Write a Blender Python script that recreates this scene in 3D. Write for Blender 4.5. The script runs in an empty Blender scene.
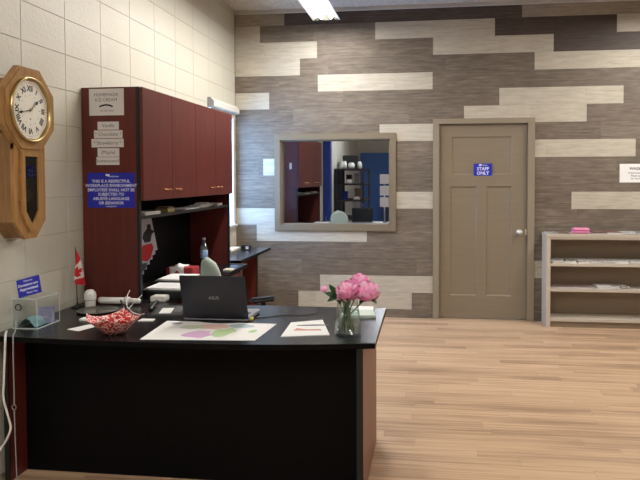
import bpy, bmesh, math, random
from mathutils import Vector, Matrix
random.seed(7)
S = bpy.context.scene
COL = S.collection
PI = math.pi
XL = -2.075          # left block wall
YF = 6.774           # far plank wall
ZC = 3.24            # ceiling
XR = 5.2             # right wall
YB = -4.6            # back wall

# ------------------------------------------------------------------ materials
def srgb(r, g, b):
    def f(c):
        c /= 255.0
        return c/12.92 if c <= 0.04045 else ((c+0.055)/1.055)**2.4
    return (f(r), f(g), f(b), 1.0)

def mat(name, col, rough=0.5, metal=0.0, spec=0.5, noise=None, bump=None, emit=None, alpha=None, coat=0.0):
    m = bpy.data.materials.new(name); m.use_nodes = True
    nt = m.node_tree; b = nt.nodes['Principled BSDF']
    b.inputs['Base Color'].default_value = col
    b.inputs['Roughness'].default_value = rough
    b.inputs['Metallic'].default_value = metal
    b.inputs['Specular IOR Level'].default_value = spec
    if coat: b.inputs['Coat Weight'].default_value = coat
    if emit:
        b.inputs['Emission Color'].default_value = emit[0]; b.inputs['Emission Strength'].default_value = emit[1]
    if noise:   # (scale vec, colour2, detail)
        tc = nt.nodes.new('ShaderNodeTexCoord'); mp = nt.nodes.new('ShaderNodeMapping')
        mp.inputs['Scale'].default_value = noise[0]
        nz = nt.nodes.new('ShaderNodeTexNoise'); nz.inputs['Scale'].default_value = 1.0
        nz.inputs['Detail'].default_value = 5.0; nz.inputs['Roughness'].default_value = .6
        mx = nt.nodes.new('ShaderNodeMix'); mx.data_type = 'RGBA'
        mx.inputs[6].default_value = col; mx.inputs[7].default_value = noise[1]
        cr = nt.nodes.new('ShaderNodeMapRange'); cr.inputs[1].default_value = .3; cr.inputs[2].default_value = .7
        nt.links.new(tc.outputs['Object'], mp.inputs['Vector']); nt.links.new(mp.outputs[0], nz.inputs['Vector'])
        nt.links.new(nz.outputs[0], cr.inputs[0]); nt.links.new(cr.outputs[0], mx.inputs[0])
        nt.links.new(mx.outputs[2], b.inputs['Base Color'])
        if bump:
            bp = nt.nodes.new('ShaderNodeBump'); bp.inputs['Strength'].default_value = bump
            bp.inputs['Distance'].default_value = .002
            nt.links.new(nz.outputs[0], bp.inputs['Height']); nt.links.new(bp.outputs[0], b.inputs['Normal'])
    return m

def clear_mat(name, tint=(1, 1, 1, 1), refl=0.08, rough=0.02, fres=True):
    """thin clear sheet: see-through with a fresnel gloss"""
    m = bpy.data.materials.new(name); m.use_nodes = True
    nt = m.node_tree; nt.nodes.clear()
    o = nt.nodes.new('ShaderNodeOutputMaterial'); t = nt.nodes.new('ShaderNodeBsdfTransparent')
    t.inputs[0].default_value = tint
    g = nt.nodes.new('ShaderNodeBsdfGlossy'); g.inputs['Roughness'].default_value = rough
    mx = nt.nodes.new('ShaderNodeMixShader')
    if fres:
        f = nt.nodes.new('ShaderNodeLayerWeight'); f.inputs[0].default_value = .5
        p = nt.nodes.new('ShaderNodeMath'); p.operation = 'POWER'; p.inputs[1].default_value = 4.0
        a = nt.nodes.new('ShaderNodeMath'); a.operation = 'MULTIPLY_ADD'; a.inputs[1].default_value = .6; a.inputs[2].default_value = refl
        nt.links.new(f.outputs['Facing'], p.inputs[0]); nt.links.new(p.outputs[0], a.inputs[0]); nt.links.new(a.outputs[0], mx.inputs[0])
    else:
        mx.inputs[0].default_value = refl
    nt.links.new(t.outputs[0], mx.inputs[1]); nt.links.new(g.outputs[0], mx.inputs[2])
    nt.links.new(mx.outputs[0], o.inputs[0])
    return m, g

class NT:
    def __init__(s, name):
        s.m = bpy.data.materials.new(name); s.m.use_nodes = True; s.t = s.m.node_tree
        s.b = s.t.nodes['Principled BSDF']
    def n(s, typ, **k):
        x = s.t.nodes.new('ShaderNode'+typ)
        for a, v in k.items(): setattr(x, a, v)
        return x
    def l(s, a, b): s.t.links.new(a, b)
    def math(s, op, a, b=None, c=None):
        x = s.n('Math', operation=op)
        for i, v in enumerate((a, b, c)):
            if v is None: continue
            if isinstance(v, (int, float)): x.inputs[i].default_value = v
            else: s.l(v, x.inputs[i])
        return x.outputs[0]
    def comb(s, x, y, z):
        c = s.n('CombineXYZ')
        for i, v in enumerate((x, y, z)):
            if isinstance(v, (int, float)): c.inputs[i].default_value = v
            else: s.l(v, c.inputs[i])
        return c.outputs[0]
    def noise(s, vec, scale=1, detail=5, rough=.6):
        x = s.n('TexNoise'); x.inputs['Scale'].default_value = scale
        x.inputs['Detail'].default_value = detail; x.inputs['Roughness'].default_value = rough
        s.l(vec, x.inputs['Vector']); return x.outputs[0]
    def white(s, vec):
        x = s.n('TexWhiteNoise', noise_dimensions='3D'); s.l(vec, x.inputs['Vector']); return x.outputs[0]
    def ramp(s, fac, stops):
        x = s.n('ValToRGB'); e = x.color_ramp.elements
        while len(e) < len(stops): e.new(.5)
        for el, (p, c) in zip(e, stops): el.position = p; el.color = c
        s.l(fac, x.inputs[0]); return x.outputs[0]
    def mixc(s, fac, a, b, blend='MIX'):
        x = s.n('Mix', data_type='RGBA', blend_type=blend)
        for i, v in ((0, fac), (6, a), (7, b)):
            if isinstance(v, (int, float)): x.inputs[i].default_value = v
            elif isinstance(v, tuple): x.inputs[i].default_value = v
            else: s.l(v, x.inputs[i])
        return x.outputs[2]
    def bump(s, h, strength, dist):
        x = s.n('Bump'); x.inputs['Strength'].default_value = strength; x.inputs['Distance'].default_value = dist
        s.l(h, x.inputs['Height']); s.l(x.outputs[0], s.b.inputs['Normal'])

PW = 0.1757; B1 = 3.0759     # plank height on the far wall, z of the joint under the top row
def plank_mat(name, c_lo, c_mid, c_hi, vary):
    k = NT(name)
    tc = k.n('TexCoord'); sp = k.n('SeparateXYZ'); k.l(tc.outputs['Object'], sp.inputs[0])
    X, Z = sp.outputs[0], sp.outputs[2]
    row = k.math('FLOOR', k.math('DIVIDE', k.math('SUBTRACT', B1, Z), PW))
    sh = k.math('MULTIPLY', row, 0.437)
    cell = k.math('FLOOR', k.math('ADD', k.math('DIVIDE', X, 1.22), sh))
    rnd = k.white(k.comb(cell, row, 3.0))
    off = k.math('MULTIPLY', rnd, 37.0)
    v = k.comb(k.math('ADD', k.math('MULTIPLY', X, 3.5), off), 0.0, k.math('ADD', k.math('MULTIPLY', Z, 60.0), off))
    g = k.noise(v, 1.0, 7, .65)
    v2 = k.comb(k.math('ADD', k.math('MULTIPLY', X, 7.0), off), 0.0, k.math('MULTIPLY', Z, 26.0))
    g2 = k.noise(v2, 1.0, 4, .6)
    f = k.math('ADD', k.math('MULTIPLY', g, .65), k.math('MULTIPLY', g2, .35))
    f = k.math('ADD', f, k.math('MULTIPLY', k.math('SUBTRACT', rnd, .5), vary))
    c = k.ramp(f, [(.30, c_lo), (.5, c_mid), (.68, c_hi)])
    k.l(c, k.b.inputs['Base Color']); k.b.inputs['Roughness'].default_value = .55
    k.b.inputs['Specular IOR Level'].default_value = .35
    k.bump(f, .25, .002)
    return k.m

M_LIGHT = plank_mat('whitewashed_plank', srgb(160, 152, 137), srgb(184, 177, 161), srgb(200, 193, 178), .06)
M_MID = plank_mat('greige_plank', srgb(128, 118, 104), srgb(152, 142, 127), srgb(172, 162, 147), .08)
M_DARK = plank_mat('grey_brown_plank', srgb(84, 75, 65), srgb(112, 101, 89), srgb(139, 128, 113), .09)
M_DARK_SHADED = plank_mat('shaded_brown_plank', srgb(60, 52, 46), srgb(78, 68, 61), srgb(98, 88, 79), .08)  # dark planks of the upper rows, with the shade there in their colour

def floor_mat():
    k = NT('laminate_floor')
    tc = k.n('TexCoord'); sp = k.n('SeparateXYZ'); k.l(tc.outputs['Object'], sp.inputs[0])
    X, Y = sp.outputs[0], sp.outputs[1]
    H = .098
    ry = k.math('DIVIDE', Y, H); row = k.math('FLOOR', ry)
    rr = k.white(k.comb(row, 1.7, 0.0))
    cx = k.math('ADD', k.math('DIVIDE', X, 1.1), k.math('MULTIPLY', rr, 5.0)); cell = k.math('FLOOR', cx)
    rnd = k.white(k.comb(cell, row, 2.0)); off = k.math('MULTIPLY', rnd, 41.0)
    g = k.noise(k.comb(k.math('ADD', k.math('MULTIPLY', X, 1.3), off), k.math('ADD', k.math('MULTIPLY', Y, 42.0), off), 0.0), 1.0, 6, .6)
    g2 = k.noise(k.comb(k.math('MULTIPLY', X, .8), k.math('MULTIPLY', Y, 7.0), 4.0), 1.0, 3, .5)
    f = k.math('ADD', k.math('MULTIPLY', g, .7), k.math('MULTIPLY', g2, .3))
    f = k.math('ADD', f, k.math('MULTIPLY', k.math('SUBTRACT', rnd, .5), .12))
    c = k.ramp(f, [(.30, srgb(134, 106, 82)), (.42, srgb(166, 136, 108)), (.53, srgb(190, 159, 128)), (.72, srgb(205, 176, 145))])
    # joints
    fy = k.math('FRACT', ry); fx = k.math('FRACT', cx)
    jy = k.math('LESS_THAN', fy, .035); jx = k.math('LESS_THAN', fx, .004)
    j = k.math('MAXIMUM', jy, jx)
    c = k.mixc(k.math('MULTIPLY', j, .20), c, srgb(105, 82, 62))
    k.l(c, k.b.inputs['Base Color']); k.b.inputs['Roughness'].default_value = .42
    k.b.inputs['Specular IOR Level'].default_value = .4
    k.bump(k.math('SUBTRACT', f, k.math('MULTIPLY', j, .6)), .15, .002)
    return k.m
M_FLOOR = floor_mat()

def block_mat():
    k = NT('painted_block')
    tc = k.n('TexCoord')
    a = k.noise(tc.outputs['Object'], 45, 6, .7); b = k.noise(tc.outputs['Object'], 3.0, 3, .5)
    c = k.mixc(b, srgb(200, 197, 182), srgb(210, 207, 193))
    k.l(c, k.b.inputs['Base Color']); k.b.inputs['Roughness'].default_value = .42
    k.bump(a, .5, .006)
    return k.m
M_BLOCK = block_mat()
M_MORTAR = mat('mortar_joint', srgb(176, 172, 156), .7)
M_PLAINWALL = mat('cream_wall_paint', srgb(206, 202, 186), .7, noise=((3, 3, 3), srgb(198, 194, 178)))
M_CEIL = mat('ceiling_tile', srgb(222, 219, 213), .9, noise=((60, 60, 60), srgb(176, 172, 164)), bump=.4)
M_CTRIM = mat('ceiling_angle_white', srgb(205, 202, 196), .5)
M_TAUPE = mat('taupe_door_paint', srgb(133, 121, 102), .42, noise=((4, 4, 40), srgb(128, 116, 97)))
M_TAUPEF = mat('taupe_frame_paint', srgb(142, 131, 112), .4)
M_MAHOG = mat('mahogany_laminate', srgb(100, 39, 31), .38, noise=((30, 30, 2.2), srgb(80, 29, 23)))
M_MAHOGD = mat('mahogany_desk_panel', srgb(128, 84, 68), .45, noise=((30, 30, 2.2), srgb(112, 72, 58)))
M_BLACKL = mat('black_laminate', srgb(17, 17, 20), .26, spec=.5, noise=((25, 25, 25), srgb(21, 21, 24)))
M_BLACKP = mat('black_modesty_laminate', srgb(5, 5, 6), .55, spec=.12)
M_BLACK = mat('black_plastic', srgb(20, 20, 22), .4)
M_DKGREY = mat('dark_grey_plastic', srgb(62, 62, 64), .5)
M_GREY = mat('grey_plastic', srgb(140, 140, 142), .45)
M_WHITE = mat('white_plastic', srgb(225, 223, 216), .35)
M_PAPER = mat('white_paper', srgb(232, 232, 230), .8)
M_PAPERG = mat('grey_white_paper', srgb(218, 216, 214), .8)
M_PAPERB = mat('cream_paper', srgb(224, 218, 196), .8)
M_INK = mat('black_ink', srgb(30, 30, 34), .8)
M_INKG = mat('grey_ink', srgb(92, 92, 98), .8)
M_BLUE = mat('blue_sign_print', srgb(30, 38, 172), .4)
M_BLUEW = mat('sign_white_print', srgb(225, 230, 250), .5)
M_RED = mat('red_print', srgb(176, 24, 34), .6)
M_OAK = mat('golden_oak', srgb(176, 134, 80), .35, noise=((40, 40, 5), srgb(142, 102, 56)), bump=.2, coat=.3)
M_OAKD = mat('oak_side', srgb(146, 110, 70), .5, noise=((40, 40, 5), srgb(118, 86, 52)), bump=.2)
M_BRASS = mat('brass', srgb(188, 168, 118), .32, metal=1)
M_BRONZE = mat('antique_bronze_pull', srgb(150, 106, 70), .35, metal=1)
M_STEEL = mat('satin_steel', srgb(214, 210, 202), .42, metal=.7)
M_DIAL = mat('cream_dial', srgb(228, 226, 214), .5)
M_PINK = mat('peony_pink', srgb(248, 150, 206), .7, noise=((90, 90, 90), srgb(253, 206, 232)))
M_PINK2 = mat('peony_pink_deep', srgb(242, 122, 190), .7, noise=((90, 90, 90), srgb(250, 178, 218)))
M_PINK3 = mat('peony_petal_pale', srgb(253, 204, 228), .7)
M_STEM = mat('stem_green', srgb(62, 104, 44), .5, noise=((30, 30, 30), srgb(40, 74, 30)))
M_LEAF = mat('leaf_green', srgb(44, 88, 40), .45, noise=((30, 30, 30), srgb(28, 60, 28)))
M_SAGE = mat('sage_fabric', srgb(184, 198, 188), .85, noise=((90, 90, 90), srgb(174, 188, 178)))
M_SHELF = mat('greige_shelf_laminate', srgb(196, 186, 172), .5, noise=((3, 30, 30), srgb(190, 180, 166)))
M_SHELFB = mat('taupe_shelf_back', srgb(140, 124, 104), .6)
M_GLASSW = clear_mat('window_glass', (.95, .98, 1, 1), .02)[0]
M_ACRYL = clear_mat('clear_acrylic', (.97, .98, .98, 1), .03)[0]
M_VASE = clear_mat('vase_glass', (.96, .985, .975, 1), .11)[0]
M_EDGE = mat('acrylic_edge', srgb(200, 208, 204), .2)
M_MIRR, _g = clear_mat('reflective_film_glass', (.35, .4, .45, 1), .68, 0.0, fres=False)
_g.inputs[0].default_value = (.80, .86, .96, 1)
M_BLUEP = mat('blue_wall_paint', srgb(52, 96, 160), .6)
M_BLUEC = mat('blue_column_paint', srgb(30, 62, 150), .5)
M_DKWOOD = mat('dark_shelf_wood', srgb(48, 36, 34), .5)

# ------------------------------------------------------------------ mesh builder
class MB:
    def __init__(s, off=(0, 0, 0)):
        s.bm = bmesh.new(); s.off = Vector(off); s.mi = 0
    def V(s, p): return s.bm.verts.new(Vector(p) - s.off)
    def face(s, pts, mi=None):
        vs = [s.V(p) for p in pts]
        f = s.bm.faces.new(vs); f.material_index = s.mi if mi is None else mi; return f
    def box(s, x0, x1, y0, y1, z0, z1, bev=0, mi=None, seg=2, rz=0, c=None):
        m = s.mi if mi is None else mi
        r = bmesh.ops.create_cube(s.bm, size=1)
        vs = r['verts']
        for v in vs:
            v.co = Vector(((x0+x1)/2+v.co.x*(x1-x0), (y0+y1)/2+v.co.y*(y1-y0), (z0+z1)/2+v.co.z*(z1-z0)))
        if rz:
            cc = Vector(c) if c else Vector(((x0+x1)/2, (y0+y1)/2, 0))
            R = Matrix.Rotation(rz, 3, 'Z')
            for v in vs: v.co = R @ (v.co-cc) + cc
        for v in vs: v.co -= s.off
        es = {e for v in vs for e in v.link_edges}
        fs = {f for v in vs for f in v.link_faces}
        for f in fs: f.material_index = m
        if bev:
            bmesh.ops.bevel(s.bm, geom=list(es), offset=bev, segments=seg, affect='EDGES', material=-1)
        return s
    def prism(s, pts, axis, a, b, mi=None, bev=0):
        """extrude a 2-D outline along axis from a to b; pts in the other two axes' order"""
        m = s.mi if mi is None else mi
        def mk(p, w):
            q = list(p); q.insert(axis, w); return q
        v0 = [s.V(mk(p, a)) for p in pts]; v1 = [s.V(mk(p, b)) for p in pts]
        fs = [s.bm.faces.new(v0), s.bm.faces.new(list(reversed(v1)))]
        n = len(pts)
        for i in range(n):
            fs.append(s.bm.faces.new((v0[(i+1) % n], v0[i], v1[i], v1[(i+1) % n])))
        for f in fs: f.material_index = m
        bmesh.ops.recalc_face_normals(s.bm, faces=fs)
        if bev:
            es = list(fs[0].edges)+list(fs[1].edges)
            bmesh.ops.bevel(s.bm, geom=es, offset=bev, segments=2, affect='EDGES', material=-1)
        return s
    def tube(s, pts, r, n=8, mi=None, cap=True, radii=None, closed=False):
        m = s.mi if mi is None else mi
        P = [Vector(p) for p in pts]; N = len(P); rings = []
        up = Vector((0, 0, 1)); prev = None
        for i, p in enumerate(P):
            if closed: d = P[(i+1) % N]-P[i-1]
            else: d = (P[min(i+1, N-1)]-P[max(i-1, 0)])
            if d.length < 1e-9: d = Vector((0, 0, 1))
            d.normalize()
            if prev is None:
                a = d.cross(up)
                if a.length < .1: a = d.cross(Vector((1, 0, 0)))
            else:
                a = prev - d*prev.dot(d)
            a.normalize(); b = d.cross(a); prev = a
            rr = radii[i] if radii else r
            rings.append([s.V(p+a*math.cos(2*PI*k/n)*rr+b*math.sin(2*PI*k/n)*rr) for k in range(n)])
        fs = []
        for i in range(N if closed else N-1):
            A, B = rings[i], rings[(i+1) % N]
            for k in range(n):
                fs.append(s.bm.faces.new((A[k], A[(k+1) % n], B[(k+1) % n], B[k])))
        if cap and not closed:
            fs.append(s.bm.faces.new(list(reversed(rings[0])))); fs.append(s.bm.faces.new(rings[-1]))
        for f in fs: f.material_index = m; f.smooth = True
        return s
    def lathe(s, prof, c, n=24, mi=None, axis='Z', smooth=True):
        """prof: (radius, height) pairs"""
        m = s.mi if mi is None else mi; c = Vector(c); rings = []
        for r, h in prof:
            ring = []
            for k in range(n):
                t = 2*PI*k/n
                if axis == 'Z': q = Vector((r*math.cos(t), r*math.sin(t), h))
                elif axis == 'X': q = Vector((h, r*math.cos(t), r*math.sin(t)))
                else: q = Vector((r*math.cos(t), h, r*math.sin(t)))
                ring.append(s.V(c+q))
            rings.append(ring)
        fs = []
        for A, B in zip(rings, rings[1:]):
            for k in range(n):
                fs.append(s.bm.faces.new((A[k], A[(k+1) % n], B[(k+1) % n], B[k])))
        fs.append(s.bm.faces.new(list(reversed(rings[0])))); fs.append(s.bm.faces.new(rings[-1]))
        for f in fs: f.material_index = m; f.smooth = smooth and len(f.verts) == 4
        bmesh.ops.recalc_face_normals(s.bm, faces=fs)
        return s
    def sphere(s, c, r, sc=(1, 1, 1), u=16, v=10, mi=None):
        m = s.mi if mi is None else mi
        q = bmesh.ops.create_uvsphere(s.bm, u_segments=u, v_segments=v, radius=r)
        for w in q['verts']:
            w.co = Vector((w.co.x*sc[0], w.co.y*sc[1], w.co.z*sc[2])) + Vector(c) - s.off
            for f in w.link_faces: f.material_index = m; f.smooth = True
        return s
    def sheet(s, fn, nu, nv, mi=0, thick=0, mifn=None):
        g = [[s.V(fn(i/nu, j/nv)) for j in range(nv+1)] for i in range(nu+1)]
        for i in range(nu):
            for j in range(nv):
                f = s.bm.faces.new((g[i][j], g[i+1][j], g[i+1][j+1], g[i][j+1]))
                f.material_index = mifn((i+.5)/nu, (j+.5)/nv) if mifn else mi; f.smooth = True
        return s
    def text(s, txt, size, o, right, up, mi=None, bold=.0, align='CENTER', nudge=.0006, shear=0.0):
        m = s.mi if mi is None else mi
        cu = bpy.data.curves.new('t', 'FONT'); cu.body = txt; cu.size = size; cu.align_x = align
        cu.offset = bold*size; cu.resolution_u = 2; cu.shear = shear
        ob = bpy.data.objects.new('t', cu)
        me = bpy.data.meshes.new_from_object(ob)
        R = Vector(right).normalized(); U = Vector(up).normalized(); N = R.cross(U); o = Vector(o)
        vs = [s.V(o+R*v.co.x+U*v.co.y+N*nudge) for v in me.vertices]
        for p in me.polygons:
            try:
                f = s.bm.faces.new([vs[i] for i in p.vertices]); f.material_index = m
            except ValueError: pass
        bpy.data.objects.remove(ob); bpy.data.curves.remove(cu); bpy.data.meshes.remove(me)
        return s
    def build(s, name, mats, parent=None, label=None, smooth=False):
        me = bpy.data.meshes.new(name); s.bm.to_mesh(me); s.bm.free()
        if not isinstance(mats, (list, tuple)): mats = [mats]
        for m in mats: me.materials.append(m)
        o = bpy.data.objects.new(name, me); COL.objects.link(o)
        if smooth:
            for p in me.polygons: p.use_smooth = True
        if parent is not None: o.parent = parent
        elif s.off.length: o.location = s.off
        if label: o['label'] = label
        return o

def thing(name, label, cat, loc, group=None, rz=0):
    o = bpy.data.objects.new(name, None); COL.objects.link(o); o.empty_display_size = .05
    o.location = loc; o.rotation_euler = (0, 0, rz)
    o['label'] = label; o['category'] = cat
    if group: o['group'] = group
    return o
def tag(o, label, cat, group=None):
    o['label'] = label; o['category'] = cat
    if group: o['group'] = group
    return o
def struct(o, label=None):
    o['kind'] = 'structure'
    if label: o['label'] = label
    return o
def dup(root, loc, rz, label, group=None):
    r = root.copy(); COL.objects.link(r); r.location = loc; r.rotation_euler = (0, 0, rz)
    r['label'] = label
    if group: r['group'] = group
    for ch in list(root.children):
        c = ch.copy(); COL.objects.link(c); c.parent = r
        for g in list(ch.children):
            d = g.copy(); COL.objects.link(d); d.parent = c
    return r

# ------------------------------------------------------------------ room shell
def rect_sub(r, h):
    """rectangle r minus rectangle h -> list of rectangles (a0,a1,b0,b1)"""
    a0, a1, b0, b1 = r; c0, c1, d0, d1 = h
    if c1 <= a0 or c0 >= a1 or d1 <= b0 or d0 >= b1: return [r]
    out = []
    if c0 > a0: out.append((a0, c0, b0, b1)); a0 = c0
    if c1 < a1: out.append((c1, a1, b0, b1)); a1 = c1
    if d0 > b0: out.append((a0, a1, b0, d0))
    if d1 < b1: out.append((a0, a1, d1, b1))
    return out
def sub_all(rs, holes):
    for h in holes: rs = [q for r in rs for q in rect_sub(r, h)]
    return rs

struct(MB().box(XL-.3, XR+.3, YB-.2, YF+2.4, -.12, 0).build('floor', M_FLOOR))
c = MB(); c.box(XL-.3, XR+.3, YB-.2, YF+2.4, ZC, ZC+.12)
struct(c.build('ceiling', M_CEIL))
c = MB()
for i in range(9):      # ceiling grid bars
    y = YF - .6 - i*1.22
    c.box(XL, XR, y-.012, y+.012, ZC-.004, ZC)
for i in range(11):
    x = XL + .7 + i*.61
    c.box(x-.012, x+.012, YB, YF-.03, ZC-.0035, ZC)
struct(c.build('trim_1', M_CTRIM))
c = MB()
c.box(XL, XR, YF-.026, YF, 3.2, 3.212); c.box(XL, XR, YF-.006, YF, 3.2, ZC)
c.box(XL, XR, YF-.014, YF-.006, 3.212, ZC)
struct(c.build('trim_2', M_CTRIM))

# far wall: planks, openings for the door and the interior window
DOOR = (.075, .985, -.01, 2.025)
WIN = (-1.585, -.42, .968, 1.868)
ZB = B1
def zrow(r): return ZB - (r-1)*PW, ZB - r*PW      # top, bottom of row r
rows = {
 0: [(-2.075, -1.535, 'L2'), (-1.535, .91, 'K'), (.91, 5.2, 'L2')],
 1: [(-2.075, -1.80, 'L'), (-1.80, -.573, 'D'), (-.573, .643, 'L'), (.643, 1.825, 'K'), (1.825, 5.2, 'L')],
 2: [(-2.075, -1.186, 'L'), (-1.186, .022, 'D'), (.022, 1.22, 'L'), (1.22, 3.1, 'K'), (3.1, 5.2, 'L')],
 3: [(-2.075, -1.37, 'L'), (-1.37, 1.035, 'D'), (1.035, 2.6, 'L'), (2.6, 5.2, 'D')],
 4: [(-2.075, -1.18, 'D'), (-1.18, .018, 'L'), (.018, 5.2, 'D')],
 5: [(-2.075, -1.705, 'L'), (-1.705, .69, 'D'), (.69, 1.895, 'L'), (1.895, 5.2, 'D')],
 6: [(-2.075, .337, 'D'), (.337, 1.545, 'L'), (1.545, 5.2, 'D')],
 7: [(-2.075, -.53, 'D'), (-.53, .68, 'L'), (.68, 5.2, 'D')],
 8: [(-2.075, .8, 'D'), (.8, 2.015, 'L'), (2.015, 5.2, 'D')],
 9: [(-2.075, -1.775, 'D'), (-1.775, -.6, 'L'), (-.6, 5.2, 'D')],
 10: [(-2.075, 5.2, 'D')],
 11: [(-2.075, -.9, 'D'), (-.9, .3, 'L'), (.3, 1.405, 'D'), (1.405, 2.62, 'L'), (2.62, 5.2, 'D')],
 12: [(-2.075, -.875, 'L'), (-.875, 5.2, 'D')],
 13: [(-2.075, -1.852, 'D'), (-1.852, -.665, 'L'), (-.665, 5.2, 'D')],
 14: [(-2.075, 5.2, 'D')],
 15: [(-2.075, .3, 'D'), (.3, 1.5, 'L'), (1.5, 5.2, 'D')],
 16: [(-2.075, -1.165, 'D'), (-1.165, .05, 'L'), (.05, 5.2, 'D')],
 17: [(-2.075, -1.40, 'D'), (-1.40, -.195, 'L'), (-.195, 5.2, 'D')],
 18: [(-2.075, 5.2, 'D')],
}
MI = {'L': 0, 'L2': 4, 'D': 1, 'K': 2}
w = MB()
for r, segs in rows.items():
    zt, zb = zrow(r)
    if r == 0: zt = ZC
    if r == 18: zb = 0
    for a, b, k in segs:
        for q in sub_all([(a+.0006, b-.0006, zb+.0006, zt-.0006)], [DOOR, WIN]):
            w.box(q[0], q[1], YF, YF+.012, q[2], q[3], mi=MI[k])
for q in sub_all([(XL-.2, XR+.2, 0, ZC)], [DOOR, WIN]):
    w.box(q[0], q[1], YF+.011, YF+.13, q[2], q[3], mi=3)
struct(w.build('wall_far', [M_LIGHT, M_DARK, M_DARK_SHADED, M_SHELFB, M_MID]))
# the dark office beyond the interior window
w = MB()
w.box(-2.3, .0, YF+2.3, YF+2.4, 0, ZC); w.box(-2.4, -2.3, YF+.13, YF+2.4, 0, ZC); w.box(.0, .05, YF+.13, YF+2.4, 0, ZC)
struct(w.build('wall_office', M_PLAINWALL))
w = MB(); w.box(.05, 1.2, YF+.6, YF+.7, 0, ZC)
struct(w.build('wall_corridor', M_PLAINWALL))

# left wall: painted concrete block, stack bond, tooled joints
LW = (5.92, 6.70, .958, 2.150)        # window opening (y0,y1,z0,z1)
BL, BH = .4064, .2032
V8 = 6.349; H0 = 2.5837
w = MB()
g, d = .0032, .003
y = V8 + BL
ys = []
k = -40
while V8 + k*BL < YF: 
    if V8 + (k+1)*BL > YB: ys.append((max(V8+k*BL, YB), min(V8+(k+1)*BL, YF)))
    k += 1
zs = []
k = -14
while H0 + k*BH < ZC:
    if H0+(k+1)*BH > 0: zs.append((max(H0+k*BH, 0), min(H0+(k+1)*BH, ZC)))
    k += 1
for y0, y1 in ys:
    for z0, z1 in zs:
        for a0, a1, b0, b1 in sub_all([(y0, y1, z0, z1)], [LW]):
            if a1-a0 < .02 or b1-b0 < .02:
                w.face([(XL-d, a0, b0), (XL-d, a1, b0), (XL-d, a1, b1), (XL-d, a0, b1)], 1); continue
            i0, i1, j0, j1 = a0+g, a1-g, b0+g, b1-g
            k0, k1, l0, l1 = a0+g*.35, a1-g*.35, b0+g*.35, b1-g*.35
            w.face([(XL, i0, j0), (XL, i1, j0), (XL, i1, j1), (XL, i0, j1)], 0)
            w.face([(XL, i1, j0), (XL, i0, j0), (XL-d, k0, l0), (XL-d, k1, l0)], 0)
            w.face([(XL, i0, j1), (XL, i1, j1), (XL-d, k1, l1), (XL-d, k0, l1)], 0)
            w.face([(XL, i0, j0), (XL, i0, j1), (XL-d, k0, l1), (XL-d, k0, l0)], 0)
            w.face([(XL, i1, j1), (XL, i1, j0), (XL-d, k1, l0), (XL-d, k1, l1)], 0)
            for pts in (((a0, k0, b0, b1)), ((k1, a1, b0, b1)), ((k0, k1, b0, l0)), ((k0, k1, l1, b1))):
                p0, p1, q0, q1 = pts
                w.face([(XL-d, p0, q0), (XL-d, p1, q0), (XL-d, p1, q1), (XL-d, p0, q1)], 1)
for q in sub_all([(YB-.2, YF+2.4, 0, ZC)], [LW]):
    w.box(XL-.2, XL-d-.0005, q[0], q[1], q[2], q[3], mi=0)
bmesh.ops.recalc_face_normals(w.bm, faces=w.bm.faces)
struct(w.build('wall_left', [M_BLOCK, M_MORTAR]))
struct(MB().box(XR, XR+.15, YB-.2, YF+.13, 0, ZC).build('wall_right', M_PLAINWALL))
struct(MB().box(XL-.2, XR+.15, YB-.15, YB, 0, ZC).build('wall_back', M_PLAINWALL))

# daylight window in the left wall, near the corner
fr = MB()
y0, y1, z0, z1 = LW
fr.box(XL-.15, XL-.10, y0, y0+.05, z0, z1); fr.box(XL-.15, XL-.10, y1-.05, y1, z0, z1)
fr.box(XL-.15, XL-.10, y0, y1, z0, z0+.05); fr.box(XL-.15, XL-.10, y0, y1, z1-.05, z1)
fr.box(XL-.15, XL-.10, (y0+y1)/2-.02, (y0+y1)/2+.02, z0, z1)
wf = struct(fr.build('window_1', M_WHITE))
s_ = MB(); s_.box(XL-.15, XL+.03, y0-.02, y1+.02, z0, z0+.022)
struct(s_.build('window_sill', M_WHITE, wf))
s_ = MB(); s_.box(XL-.128, XL-.124, y0+.04, y1-.04, z0+.04, z1-.04)
struct(s_.build('window_pane', M_GLASSW, wf))
s_ = MB(); s_.box(XL-.12, XL-.001, y1-.012, y1, z0+.022, z1)
struct(s_.build('window_jamb', M_WHITE, wf))

# interior window with reflective glass
fo = (-1.648, -.358, .906, 1.932)
wi = MB()
for a in ((fo[0], WIN[0], fo[2], fo[3]), (WIN[1], fo[1], fo[2], fo[3]), (WIN[0], WIN[1], fo[2], WIN[2]), (WIN[0], WIN[1], WIN[3], fo[3])):
    wi.box(a[0], a[1], YF-.022, YF, a[2], a[3], bev=.002)
wi.box(WIN[0], WIN[0]+.012, YF, YF+.12, WIN[2], WIN[3]); wi.box(WIN[1]-.012, WIN[1], YF, YF+.12, WIN[2], WIN[3])
wi.box(WIN[0], WIN[1], YF, YF+.12, WIN[3]-.012, WIN[3]); wi.box(WIN[0], WIN[1], YF, YF+.12, WIN[2], WIN[2]+.012)
w2 = struct(wi.build('window_2', mat('taupe_window_paint', srgb(122, 110, 90), .4)))
p = MB(); p.box(WIN[0]+.012, WIN[1]-.012, YF+.058, YF+.064, WIN[2]+.012, WIN[3]-.012)
struct(p.build('window_pane', M_MIRR, w2))

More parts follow.
